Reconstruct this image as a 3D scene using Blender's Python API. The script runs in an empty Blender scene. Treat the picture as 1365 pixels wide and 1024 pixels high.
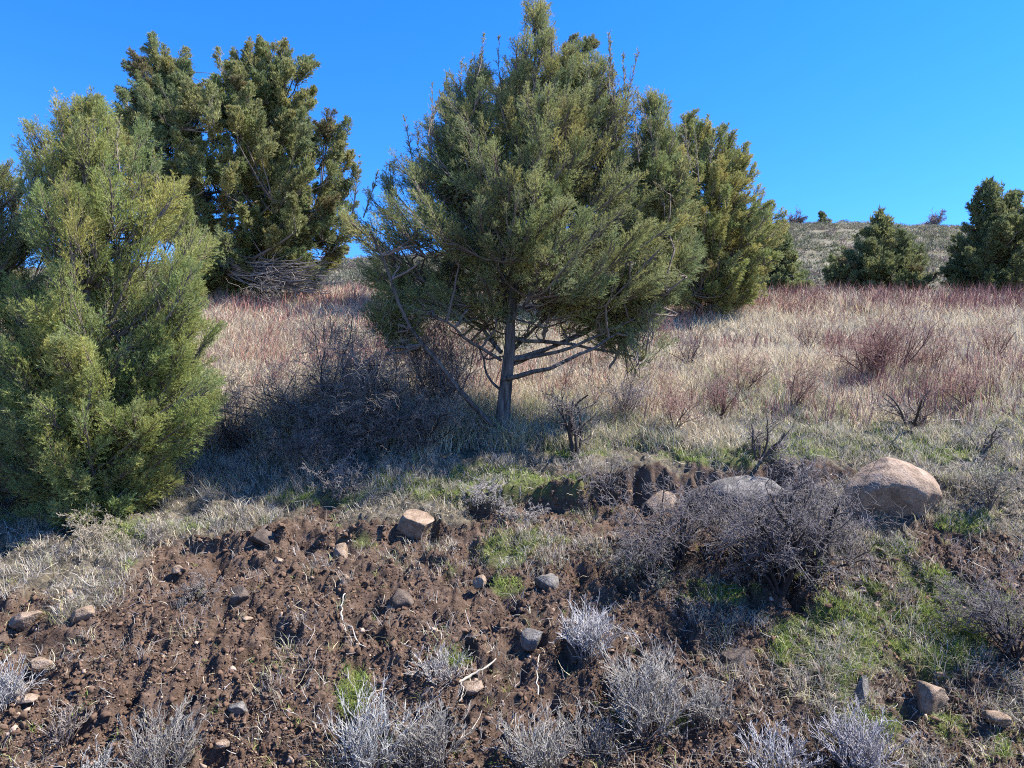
import bpy, bmesh, math
import numpy as np

RNG = np.random.default_rng(11)
C = bpy.context.scene.collection
SC = bpy.context.scene

# ------------------------------------------------------------------ camera
W, H, F = 1365.0, 1024.0, 985.0
CX, CY, YH = 682.5, 512.0, 600.0
PITCH = math.atan((YH - CY) / F)
CP, SP = math.cos(PITCH), math.sin(PITCH)
EYE = 1.7


def ray(px, py):
    a = (np.asarray(px, float) - CX) / F
    b = (CY - np.asarray(py, float)) / F
    return np.stack([a + 0 * b, CP - b * SP + 0 * a, SP + b * CP + 0 * a], -1)


def pt(px, py, d):
    """the point at horizontal distance d seen at pixel px, py"""
    r = ray(px, py)
    return r * (np.asarray(d, float) / r[..., 1])[..., None] + np.array([0, 0, EYE])


def project(P):
    z = P[..., 2] - EYE
    zc = np.maximum(P[..., 1] * CP + z * SP, 0.05)
    yc = -P[..., 1] * SP + z * CP
    return CX + F * P[..., 0] / zc, CY - F * yc / zc


# ------------------------------------------------------------------ noise
def _hash(ix, iy, iz, seed):
    h = (ix * 374761393 + iy * 668265263 + iz * 1442695041 + seed * 974634777) & 0xFFFFFFFF
    h = ((h ^ (h >> 13)) * 1274126177) & 0xFFFFFFFF
    h = ((h ^ (h >> 16)) * 2246822519) & 0xFFFFFFFF
    return ((h ^ (h >> 15)) & 0xFFFFFF).astype(np.float64) / 0xFFFFFF * 2 - 1


def noise(P, seed=0):
    seed = np.int64(seed)
    P = np.asarray(P, float)
    if P.shape[-1] == 2:
        P = np.concatenate([P, np.zeros(P.shape[:-1] + (1,))], -1)
    i = np.floor(P).astype(np.int64)
    f = P - i
    f = f * f * f * (f * (f * 6 - 15) + 10)
    r = 0
    for dx in (0, 1):
        wx = f[..., 0] if dx else 1 - f[..., 0]
        for dy in (0, 1):
            wy = f[..., 1] if dy else 1 - f[..., 1]
            for dz in (0, 1):
                wz = f[..., 2] if dz else 1 - f[..., 2]
                r = r + wx * wy * wz * _hash(i[..., 0] + dx, i[..., 1] + dy, i[..., 2] + dz, seed)
    return r


def fbm(P, octaves=4, seed=0, gain=0.5):
    P = np.asarray(P, float)
    a, s, r = 1.0, 0.0, 0
    for o in range(octaves):
        r = r + a * noise(P * 2.03 ** o + o * 7.7, seed + o)
        s += a
        a *= gain
    return r / s


def sstep(a, b, x):
    t = np.clip((np.asarray(x, float) - a) / (b - a), 0, 1)
    return t * t * (3 - 2 * t)


def norm(v):
    return v / np.maximum(np.linalg.norm(v, axis=-1, keepdims=True), 1e-9)


# ------------------------------------------------------------------ terrain
PD = np.array([-60, 2.5, 4.3, 4.9, 5.5, 6.2, 7.0, 8.1, 9.0, 9.8, 10.8, 13, 16.5, 20, 24, 30, 40, 46.])
PZ = np.array([-1.7, -1.7, -2.2, -2.55, -2.37, -1.89, -1.42, -.82, -.365, 0, .33, 1.06, 2.18, 3.45, 4.87, 6.28, 8.5, 9.4])


def hermite(xs, ys, x):
    m = np.gradient(ys, xs)
    i = np.clip(np.searchsorted(xs, x) - 1, 0, len(xs) - 2)
    h = xs[i + 1] - xs[i]
    t = np.clip((x - xs[i]) / h, 0, 1)
    return ((2 * t ** 3 - 3 * t ** 2 + 1) * ys[i] + (t ** 3 - 2 * t ** 2 + t) * h * m[i]
            + (-2 * t ** 3 + 3 * t ** 2) * ys[i + 1] + (t ** 3 - t ** 2) * h * m[i + 1])


def ridge_row(u):
    return np.interp(u, [-1.2, -.5, -.1, .2, .32, .45, .62, 1.2], [372, 368, 345, 318, 304, 301, 305, 312])


def height(x, y, detail=True):
    x, y = np.asarray(x, float), np.asarray(y, float)
    z = hermite(PD, PZ, np.minimum(y, 46.))
    # the bank tilts down to the left
    z = z + 0.075 * np.clip(x, -6, 5) * sstep(6.6, 9.0, y) * (1 - sstep(12, 20, y))
    # far hill
    u = x / np.maximum(y, 20)
    zr = 150 * (YH - ridge_row(u)) / F
    far = np.where(y > 46, 1.0, 0.0)
    t = np.clip((y - 46) / (150 - 46), 0, 1)
    hill = 9.4 + (zr - 9.4) * (0.75 * t + 0.25 * np.sin(t * math.pi / 2))
    hill = np.where(y > 150, zr - (y - 150) * 0.12 - 0.0008 * (y - 150) ** 2, hill)
    z = np.where(far > 0, hill, z)
    P = np.stack([x, y], -1)
    z = z + far * sstep(46, 70, y) * (0.9 * fbm(P / 14, 3, 5) + 0.35 * noise(P / 4, 6))
    # undercut lip along the crest of the bank
    wob = 0.30 * fbm(P * 1.1, 3, 21) + 0.15 * fbm(P * 3.6, 3, 24)
    edge = .55 + .9 * noise(P * np.array([.8, .3]) + 4, 22)
    lip = sstep(-1.3, .3, x) * (1 - sstep(3.2, 4.4, x)) * np.clip(edge, .45, 1.15)
    lip2 = 0.7 * sstep(-4.2, -3.0, x) * (1 - sstep(-1.4, -.2, x)) * np.clip(edge, 0, 1.2)
    yy = y + wob
    z = z + 0.78 * lip * (sstep(8.55, 8.68, yy) - sstep(7.5, 9.9, yy))
    z = z + 0.36 * lip2 * (sstep(8.05, 8.15, yy) - sstep(7.3, 9.3, yy))
    near = sstep(3.5, 5.0, y) * (1 - sstep(10.0, 13.0, y))
    z = z + near * 0.07 * fbm(P * 1.1, 3, 31) + (1 - sstep(30, 60, y)) * sstep(9, 12, y) * 0.10 * fbm(P * 0.6, 3, 32)
    sh = sstep(7.6, 8.4, y) * (1 - sstep(10.2, 11.2, y)) * (1 - .7 * sstep(3, 4.5, x))
    z = z + sh * 0.16 * np.clip(fbm(P * 2.0 + 17, 2, 51) - .05, -.3, .6)
    if detail:
        ns = near * (1 - 0.45 * sstep(8.2, 9.2, y))
        ridged = 1 - np.abs(fbm(P * 3.3, 3, 41)) * 2.2
        pits = np.clip(fbm(P * 4.6 + 9, 2, 43) - 0.12, 0, 1)
        z = z + ns * (0.030 * ridged - 0.30 * pits + 0.048 * fbm(P * 11, 3, 45, 0.7) + 0.026 * noise(P * 31, 46) + 0.012 * noise(P * 60, 47))
    return z + EYE


def ground(px, py):
    """where the pixel's line of sight first meets the ground (smooth terrain)"""
    px, py = np.broadcast_arrays(np.asarray(px, float), np.asarray(py, float))
    r = ray(px, py)
    r = r / r[..., 1:2]
    d = np.full(px.shape, 4.9)
    hit = np.full(px.shape, np.nan)
    step = 0.12
    while True:
        z = EYE + r[..., 2] * d
        below = z <= height(r[..., 0] * d, d, False)
        hit = np.where(np.isnan(hit) & below, d, hit)
        if (~np.isnan(hit)).all() or d.flat[0] > 60:
            break
        d = d + step * (1 + 0.03 * d)
    hit = np.where(np.isnan(hit), 40., hit)
    lo = hit - step * 2.2
    hi = hit
    for _ in range(12):
        m = (lo + hi) / 2
        b = EYE + r[..., 2] * m <= height(r[..., 0] * m, m, False)
        hi = np.where(b, m, hi)
        lo = np.where(b, lo, m)
    x = r[..., 0] * hi
    return np.stack([x, hi, height(x, hi)], -1)


# ------------------------------------------------------------------ mesh plumbing
def mesh(name, V, T, mats, tint=None, smooth=False, mi=None, parent=None, loc=None):
    V = np.ascontiguousarray(np.asarray(V, np.float32).reshape(-1, 3))
    T = np.ascontiguousarray(np.asarray(T, np.int32).reshape(len(T), -1))
    if loc is not None:
        V = V - np.asarray(loc, np.float32)
    me = bpy.data.meshes.new(name)
    k = T.shape[1]
    me.vertices.add(len(V))
    me.vertices.foreach_set('co', V.ravel())
    me.loops.add(T.size)
    me.loops.foreach_set('vertex_index', T.ravel())
    me.polygons.add(len(T))
    me.polygons.foreach_set('loop_start', np.arange(len(T), dtype=np.int32) * k)
    if smooth:
        me.polygons.foreach_set('use_smooth', np.ones(len(T), bool))
    if mi is not None:
        me.polygons.foreach_set('material_index', np.asarray(mi, np.int32))
    for m in (mats if isinstance(mats, (list, tuple)) else [mats]):
        me.materials.append(m)
    if tint is not None:
        a = me.attributes.new('tint', 'FLOAT_COLOR', 'POINT')
        t = np.ones((len(V), 4), np.float32)
        t[:, :3] = np.asarray(tint, np.float32).reshape(len(V), -1)[:, :3]
        a.data.foreach_set('color', t.ravel())
    me.update(calc_edges=True)
    o = bpy.data.objects.new(name, me)
    C.objects.link(o)
    if parent is not None:
        o.parent = parent
    elif loc is not None:
        o.location = [float(v) for v in loc]
    return o


def tag(o, label, cat, group=None, kind=None):
    if label:
        o['label'] = label
    if cat:
        o['category'] = cat
    if group:
        o['group'] = group
    if kind:
        o['kind'] = kind
    return o


def empty(name, loc):
    o = bpy.data.objects.new(name, None)
    o.location = [float(v) for v in loc]
    o.empty_display_size = 0.2
    C.objects.link(o)
    return o


class Bag:
    """collects triangles"""
    def __init__(self):
        self.V, self.T, self.C, self.M, self.n = [], [], [], [], 0

    def add(self, V, T, col, m=0):
        V = np.asarray(V, np.float32).reshape(-1, 3)
        T = np.asarray(T).reshape(-1, 3)
        self.V.append(V)
        self.T.append(T + self.n)
        self.C.append(np.broadcast_to(np.asarray(col, np.float32), V.shape))
        self.M.append(np.full(len(T), m, np.int32))
        self.n += len(V)
        return self

    def build(self, name, mats, smooth=False, parent=None, loc=None):
        return mesh(name, np.concatenate(self.V), np.concatenate(self.T), mats, np.concatenate(self.C), smooth,
                    np.concatenate(self.M), parent, loc)


def tubes(P, R, sides=4, cap=False):
    """polylines P (n,k,3) with radii R (n,k) -> verts, tris"""
    P = np.asarray(P, float)
    n, k = P.shape[:2]
    R = np.broadcast_to(np.asarray(R, float), (n, k))
    tan = norm(np.gradient(P, axis=1))
    ref = np.where(np.abs(tan[:, :1, 2:]) > 0.8, np.array([1., 0.2, 0]), np.array([0.1, 0.2, 1.]))
    a = norm(np.cross(tan, np.broadcast_to(ref, tan.shape)))
    b = np.cross(tan, a)
    th = np.arange(sides) * 2 * math.pi / sides
    V = (P[:, :, None] + R[..., None, None] * (a[:, :, None] * np.cos(th)[:, None] + b[:, :, None] * np.sin(th)[:, None]))
    i = np.arange(n)[:, None, None] * k * sides
    j = np.arange(k - 1)[None, :, None] * sides
    s = np.arange(sides)[None, None]
    s2 = (s + 1) % sides
    A, B, Cc, D = i + j + s, i + j + s2, i + j + sides + s2, i + j + sides + s
    T = np.stack([np.stack([A, B, Cc], -1), np.stack([A, Cc, D], -1)], 3).reshape(-1, 3)
    return V.reshape(-1, 3), T


def grow(S, D, L, k, wig, up, rng):
    n = len(S)
    P = np.zeros((n, k, 3))
    P[:, 0] = S
    d = norm(D)
    L = np.broadcast_to(np.asarray(L, float), (n,))
    for i in range(1, k):
        d = norm(d + rng.normal(0, wig, (n, 3)) + np.array([0, 0, 1.]) * up)
        P[:, i] = P[:, i - 1] + d * (L / (k - 1))[:, None]
    return P


def sprout(P, R, per, t0, t1, spread, rng):
    """per children on each parent: start points, directions, parent radius there, parameter t"""
    n, k = P.shape[:2]
    idx = np.repeat(np.arange(n), per)
    t = rng.uniform(t0, t1, len(idx)) * (k - 1)
    i = np.clip(t.astype(int), 0, k - 2)
    f = (t - i)[:, None]
    S = P[idx, i] * (1 - f) + P[idx, i + 1] * f
    tan = norm(P[idx, i + 1] - P[idx, i])
    side = norm(np.cross(tan, rng.normal(0, 1, tan.shape)))
    ang = rng.uniform(spread * 0.6, spread * 1.3, len(idx))[:, None]
    D = tan * np.cos(ang) + side * np.sin(ang)
    R = np.broadcast_to(R, (n, k))
    r = R[idx, i] * (1 - f[:, 0]) + R[idx, i + 1] * f[:, 0]
    return S, D, r, t / (k - 1)


def blades(B, h, w, az, lean, tint, bend=0.5):
    """tapered two-segment grass blades"""
    n = len(B)
    dirv = np.stack([np.cos(az), np.sin(az), np.zeros(n)], -1)
    side = np.stack([-np.sin(az), np.cos(az), np.zeros(n)], -1)
    # random roll so that blades face every way
    roll = RNG.uniform(0, math.pi, n)[:, None]
    sd = side * np.cos(roll) + dirv * np.sin(roll)
    m = B + dirv * (lean * h * 0.35)[:, None] + np.array([0, 0, 1.]) * (h * 0.55)[:, None]
    tip = B + dirv * (lean * h * (0.7 + bend))[:, None] + np.array([0, 0, 1.]) * (h * np.clip(1 - 0.45 * lean * bend, .15, 1))[:, None]
    w2 = (w / 2)[:, None]
    V = np.stack([B - sd * w2, B + sd * w2, m - sd * w2 * .75, m + sd * w2 * .75, tip], 1)
    i = np.arange(n)[:, None] * 5
    T = np.stack([i + np.array([0, 1, 3]), i + np.array([0, 3, 2]), i + np.array([2, 3, 4])], 1)
    return V.reshape(-1, 3), T.reshape(-1, 3), np.repeat(tint, 5, 0)


# ------------------------------------------------------------------ materials
def new_mat(name):
    m = bpy.data.materials.new(name)
    m.use_nodes = True
    nt = m.node_tree
    nt.nodes.clear()
    out = nt.nodes.new('ShaderNodeOutputMaterial')
    return m, nt, out


def N(nt, t, **kw):
    n = nt.nodes.new(t)
    for k, v in kw.items():
        setattr(n, k, v)
    return n


def leaf_mat(name, trans=0.3, rough=0.75, spec=0.25):
    m, nt, out = new_mat(name)
    at = N(nt, 'ShaderNodeAttribute', attribute_name='tint')
    p = N(nt, 'ShaderNodeBsdfPrincipled')
    p.inputs['Roughness'].default_value = rough
    p.inputs['Specular IOR Level'].default_value = spec
    nt.links.new(at.outputs['Color'], p.inputs['Base Color'])
    if trans > 0:
        tr = N(nt, 'ShaderNodeBsdfTranslucent')
        nt.links.new(at.outputs['Color'], tr.inputs['Color'])
        mx = N(nt, 'ShaderNodeMixShader')
        mx.inputs[0].default_value = trans
        nt.links.new(p.outputs[0], mx.inputs[1])
        nt.links.new(tr.outputs[0], mx.inputs[2])
        nt.links.new(mx.outputs[0], out.inputs[0])
    else:
        nt.links.new(p.outputs[0], out.inputs[0])
    return m


def bark_mat(name, c1, c2, scale=18.0):
    m, nt, out = new_mat(name)
    tc = N(nt, 'ShaderNodeTexCoord')
    mp = N(nt, 'ShaderNodeMapping')
    mp.inputs['Scale'].default_value = (1, 1, 0.18)
    nt.links.new(tc.outputs['Object'], mp.inputs[0])
    nz = N(nt, 'ShaderNodeTexNoise')
    nz.inputs['Scale'].default_value = scale
    nz.inputs['Detail'].default_value = 5
    nt.links.new(mp.outputs[0], nz.inputs['Vector'])
    cr = N(nt, 'ShaderNodeValToRGB')
    cr.color_ramp.elements[0].position, cr.color_ramp.elements[1].position = 0.32, 0.68
    cr.color_ramp.elements[0].color, cr.color_ramp.elements[1].color = (*c1, 1), (*c2, 1)
    nt.links.new(nz.outputs[0], cr.inputs[0])
    p = N(nt, 'ShaderNodeBsdfPrincipled')
    p.inputs['Roughness'].default_value = 0.9
    p.inputs['Specular IOR Level'].default_value = 0.15
    nt.links.new(cr.outputs[0], p.inputs['Base Color'])
    b = N(nt, 'ShaderNodeBump')
    b.inputs['Strength'].default_value = 0.9
    b.inputs['Distance'].default_value = 0.02
    nt.links.new(nz.outputs[0], b.inputs['Height'])
    nt.links.new(b.outputs[0], p.inputs['Normal'])
    nt.links.new(p.outputs[0], out.inputs[0])
    return m


def rock_mat(name, c1, c2, c3, scale=9.0):
    m, nt, out = new_mat(name)
    tc = N(nt, 'ShaderNodeTexCoord')
    n1 = N(nt, 'ShaderNodeTexNoise')
    n1.inputs['Scale'].default_value = scale
    n1.inputs['Detail'].default_value = 8
    n1.inputs['Roughness'].default_value = 0.65
    n2 = N(nt, 'ShaderNodeTexNoise')
    n2.inputs['Scale'].default_value = scale * 9
    n2.inputs['Detail'].default_value = 4
    nt.links.new(tc.outputs['Object'], n1.inputs['Vector'])
    nt.links.new(tc.outputs['Object'], n2.inputs['Vector'])
    cr = N(nt, 'ShaderNodeValToRGB')
    e = cr.color_ramp.elements
    e[0].position, e[0].color = 0.33, (*c1, 1)
    e[1].position, e[1].color = 0.66, (*c3, 1)
    x = e.new(0.5)
    x.color = (*c2, 1)
    nt.links.new(n1.outputs[0], cr.inputs[0])
    mx = N(nt, 'ShaderNodeMix', data_type='RGBA', blend_type='MULTIPLY')
    mx.inputs[0].default_value = 0.55
    nt.links.new(cr.outputs[0], mx.inputs[6])
    c2r = N(nt, 'ShaderNodeValToRGB')
    c2r.color_ramp.elements[0].position, c2r.color_ramp.elements[1].position = 0.35, 0.6
    c2r.color_ramp.elements[0].color = (.35, .33, .32, 1)
    nt.links.new(n2.outputs[0], c2r.inputs[0])
    nt.links.new(c2r.outputs[0], mx.inputs[7])
    p = N(nt, 'ShaderNodeBsdfPrincipled')
    p.inputs['Roughness'].default_value = 0.9
    p.inputs['Specular IOR Level'].default_value = 0.2
    nt.links.new(mx.outputs[2], p.inputs['Base Color'])
    b = N(nt, 'ShaderNodeBump')
    b.inputs['Strength'].default_value = 0.8
    b.inputs['Distance'].default_value = 0.012
    nt.links.new(n2.outputs[0], b.inputs['Height'])
    nt.links.new(b.outputs[0], p.inputs['Normal'])
    nt.links.new(p.outputs[0], out.inputs[0])
    return m


def ground_mat():
    m, nt, out = new_mat('earth')
    tc = N(nt, 'ShaderNodeTexCoord')
    at = N(nt, 'ShaderNodeAttribute', attribute_name='tint')   # r: bare soil, g: green moss, b: hill scrub
    sp = N(nt, 'ShaderNodeSeparateColor')
    nt.links.new(at.outputs['Color'], sp.inputs[0])

    def nz(scale, det=6, rough=.6):
        n = N(nt, 'ShaderNodeTexNoise')
        n.inputs['Scale'].default_value = scale
        n.inputs['Detail'].default_value = det
        n.inputs['Roughness'].default_value = rough
        nt.links.new(tc.outputs['Object'], n.inputs['Vector'])
        return n

    def ramp(src, *stops):
        r = N(nt, 'ShaderNodeValToRGB')
        e = r.color_ramp.elements
        while len(e) < len(stops):
            e.new(0.5)
        for q, (p, c) in zip(e, stops):
            q.position, q.color = p, (*c, 1)
        nt.links.new(src, r.inputs[0])
        return r.outputs[0]

    def mix(f, a, b, mode='MIX'):
        x = N(nt, 'ShaderNodeMix', data_type='RGBA', blend_type=mode)
        if isinstance(f, float):
            x.inputs[0].default_value = f
        else:
            nt.links.new(f, x.inputs[0])
        nt.links.new(a, x.inputs[6])
        nt.links.new(b, x.inputs[7])
        return x.outputs[2]

    fine = nz(55, 5, .7)
    soil = ramp(nz(7, 8, .7).outputs[0], (.3, SOIL[0]), (.5, SOIL[1]), (.72, SOIL[2]))
    speck = ramp(fine.outputs[0], (.3, (.55, .52, .5)), (.55, (1, 1, 1)), (.75, (1.35, 1.25, 1.15)))
    soil = mix(.8, soil, speck, 'MULTIPLY')
    thatch = ramp(nz(16, 8, .7).outputs[0], (.28, (.045, .038, .03)), (.5, (.10, .085, .062)), (.72, (.19, .165, .12)))
    green = ramp(nz(22, 6, .7).outputs[0], (.3, (.05, .06, .02)), (.7, (.13, .17, .045)))
    hill = ramp(nz(.35, 8, .75).outputs[0], (.34, (.07, .072, .05)), (.5, (.12, .11, .08)), (.66, (.21, .185, .135)))
    col = mix(sp.outputs[0], thatch, soil)
    col = mix(sp.outputs[1], col, green)
    col = mix(sp.outputs[2], col, hill)
    p = N(nt, 'ShaderNodeBsdfPrincipled')
    p.inputs['Roughness'].default_value = 0.95
    p.inputs['Specular IOR Level'].default_value = 0.1
    nt.links.new(col, p.inputs['Base Color'])
    b = N(nt, 'ShaderNodeBump')
    b.inputs['Strength'].default_value = 1.0
    b.inputs['Distance'].default_value = 0.02
    nt.links.new(fine.outputs[0], b.inputs['Height'])
    nt.links.new(b.outputs[0], p.inputs['Normal'])
    nt.links.new(p.outputs[0], out.inputs[0])
    return m


SOIL = [(.038, .026, .019), (.092, .062, .046), (.175, .125, .096)]
M_EARTH = ground_mat()
M_LEAF = leaf_mat('juniper_foliage', 0.38, 0.6, 0.35)
M_GRASS = leaf_mat('grass_blades', 0.3, 0.7, 0.2)
M_TWIG = leaf_mat('twigs', 0.0, 0.8, 0.2)
M_CLOD = leaf_mat('soil_clods', 0.0, 0.95, 0.1)
M_BARK = bark_mat('juniper_bark', (.035, .03, .027), (.155, .135, .125))
M_TAN = rock_mat('tan_rock', (.12, .085, .06), (.24, .175, .125), (.34, .26, .20))
M_BOULDER = rock_mat('boulder_rock', (.15, .108, .076), (.26, .19, .14), (.34, .26, .20), 6.0)
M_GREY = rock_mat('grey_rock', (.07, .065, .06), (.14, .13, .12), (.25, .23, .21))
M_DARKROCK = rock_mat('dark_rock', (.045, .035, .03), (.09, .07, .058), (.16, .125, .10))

# ------------------------------------------------------------------ the ground sheet
SOIL_TOP_X = [-300, 0, 100, 200, 330, 450, 560, 700, 760, 880, 1000, 1100, 1150, 1250, 1365, 1700]
SOIL_TOP_Y = [800, 790, 790, 745, 705, 680, 690, 672, 645, 650, 680, 700, 690, 700, 745, 760]


def soil_mask(P):
    px, py = project(P)
    nn = fbm(P[..., :2] * 1.3, 4, 61)
    s = sstep(-14, 26, py - np.interp(px, SOIL_TOP_X, SOIL_TOP_Y) + 60 * nn)
    return np.maximum(s * sstep(3, 5, P[..., 1]) * (P[..., 1] < 12), steep(P))


def steep(P):
    dz = (height(P[..., 0], P[..., 1] + .04, False) - height(P[..., 0], P[..., 1] - .04, False)) / .08
    return sstep(.95, 1.5, dz) * (P[..., 1] > 7) * (P[..., 1] < 10)


def green_mask(P):
    px, py = project(P)
    nn = fbm(P[..., :2] * 2.1 + 3, 4, 71)
    g = np.zeros(px.shape)
    for (x, y, rx, ry, s) in GREEN:
        g = np.maximum(g, s * np.exp(-(((px - x) / rx) ** 2 + ((py - y) / ry) ** 2)))
    return np.clip(sstep(.3, .6, g * (1 + 1.15 * nn) + 0.12 * nn), 0, 1) * (P[..., 1] < 14) * (P[..., 1] > 4.5)


GREEN = [(1140, 810, 60, 40, 1), (1100, 880, 75, 60, .95), (1290, 830, 80, 60, 1), (1230, 780, 60, 40, .6), (1260, 880, 80, 50, .8),
         (1330, 1000, 60, 45, .8), (1270, 975, 60, 40, .7), (1170, 960, 80, 40, .45), (960, 790, 80, 25, .5), (1080, 760, 40, 30, .6),
         (640, 645, 140, 28, .9), (730, 655, 45, 22, .8), (560, 640, 110, 22, .7), (430, 660, 80, 22, .7), (170, 705, 45, 18, .9),
         (350, 690, 40, 16, .7), (170, 750, 26, 14, .7), (660, 740, 60, 20, .75), (535, 760, 26, 18, .7), (675, 780, 20, 14, .8),
         (600, 760, 16, 12, .7), (780, 600, 90, 22, .7), (850, 590, 120, 26, .75), (960, 600, 110, 22, .7), (1080, 590, 120, 30, .7),
         (1130, 570, 80, 20, .6), (1260, 600, 80, 26, .7), (1330, 630, 60, 40, .55), (1290, 690, 60, 25, .6), (860, 560, 60, 30, .45),
         (475, 930, 30, 50, .6), (610, 880, 18, 14, .6), (900, 960, 40, 25, .4), (1040, 930, 50, 22, .5), (1200, 730, 50, 20, .5),
         (500, 990, 40, 30, .5), (940, 870, 26, 20, .5), (740, 690, 80, 20, .5), (690, 720, 110, 18, .55), (20, 790, 40, 20, .5),
         (830, 960, 25, 20, .4), (480, 720, 60, 16, .4), (260, 700, 80, 18, .45)]


def build_ground():
    def lines(parts):
        out = []
        for a, b, s in parts:
            out.append(np.arange(a, b - 1e-6, s))
        return np.concatenate(out + [[parts[-1][1]]])
    ys = lines([(-60, -10, 10), (-10, 3, 1), (3, 4.8, .1), (4.8, 8.8, .0155), (8.8, 10.4, .025), (10.4, 14, .07), (14, 28, .25), (28, 46, .8),
                (46, 160, 1.6), (160, 260, 8), (260, 420, 30)])
    xs = lines([(-330, -120, 20), (-120, -40, 4), (-40, -12, .8), (-12, -7.2, .1), (-7.2, 7.2, .0165), (7.2, 12, .1), (12, 40, .8), (40, 120, 2), (120, 330, 20)])
    X, Y = np.meshgrid(xs, ys)
    Z = height(X, Y)
    P = np.stack([X, Y, Z], -1)
    ny, nx = X.shape
    i = (np.arange(ny - 1)[:, None] * nx + np.arange(nx - 1)[None]).ravel()
    Q = np.stack([i, i + 1, i + nx + 1, i + nx], -1)
    s = soil_mask(P)
    g = green_mask(P) * 0.65
    h = sstep(26, 44, Y)
    road = 1 - sstep(3, 4.4, Y)
    o = mesh('ground', P, Q, M_EARTH, np.stack([np.maximum(s, road), g, h], -1), smooth=True)
    tag(o, None, None, kind='structure')


build_ground()

# ------------------------------------------------------------------ rocks and clods
_ICO = {}
OCTA = (np.array([[1, 0, 0], [-1, 0, 0], [0, 1, 0], [0, -1, 0], [0, 0, 1], [0, 0, -1], [.6, .6, .5], [-.6, .6, .5], [-.6, -.6, .5], [.6, -.6, .5]]),
        np.array([[0, 6, 9], [6, 2, 7], [7, 1, 8], [8, 3, 9], [6, 7, 4], [7, 8, 4], [8, 9, 4], [9, 6, 4], [0, 2, 6], [2, 1, 7], [1, 3, 8], [3, 0, 9]]))


def ico(sub):
    if sub not in _ICO:
        bm = bmesh.new()
        bmesh.ops.create_icosphere(bm, subdivisions=sub, radius=1.0)
        V = np.array([v.co[:] for v in bm.verts])
        T = np.array([[v.index for v in f.verts] for f in bm.faces])
        bm.free()
        _ICO[sub] = (V, T)
    return _ICO[sub]


def rock_shape(seed, sub=4, cuts=7, rough=.10, depth=(.55, .9)):
    r = np.random.default_rng(seed)
    V, T = ico(sub)
    V = V.copy()
    for _ in range(cuts):
        n = norm(r.normal(0, 1, 3))
        d = r.uniform(*depth)
        s = V @ n
        V = V - np.outer(np.maximum(s - d, 0) * 0.94, n)
    V = V * (1 + rough * fbm(V * 1.7 + seed % 50, 4, seed % 97)[:, None])
    if sub >= 4:
        V = V * (1 + 0.05 * fbm(V * 4.5 + seed % 31, 4, seed % 89, .6)[:, None])
    return V, T


def rot_z(a):
    return np.array([[math.cos(a), -math.sin(a), 0], [math.sin(a), math.cos(a), 0], [0, 0, 1.]])


def rot_x(a):
    return np.array([[1, 0, 0], [0, math.cos(a), -math.sin(a)], [0, math.sin(a), math.cos(a)]])


def rot_y(a):
    return np.array([[math.cos(a), 0, math.sin(a)], [0, 1, 0], [-math.sin(a), 0, math.cos(a)]])


def rock(name, label, cat, px, py, w, h, mat, seed, cuts=7, rough=.1, tilt=0.0, group=None, sub=4, dep=(.55, .9), deepen=.8, sink=.3, turn=None):
    """a stone whose picture is about w x h pixels, centred on px, py"""
    g = ground(px, py + h * .25)
    s = float(np.hypot(g[1], g[2] - EYE)) / F
    V, T = rock_shape(seed, sub, cuts, rough, dep)
    V = V @ rot_z(seed * 1.7 if turn is None else turn).T
    V = V / np.abs(V).max(0)
    V = V * np.array([w * s / 2, w * s / 2 * deepen, h * s / 2 * 1.12])
    V = V @ rot_y(tilt).T
    c = g + np.array([0, w * s * .12, h * s * (.5 - sink)])
    c[2] = height(g[0], g[1], False) + h * s * (.5 - sink)
    o = mesh(name, V, T, mat, smooth=True)
    o.location = c
    return tag(o, label, cat, group)


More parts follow.
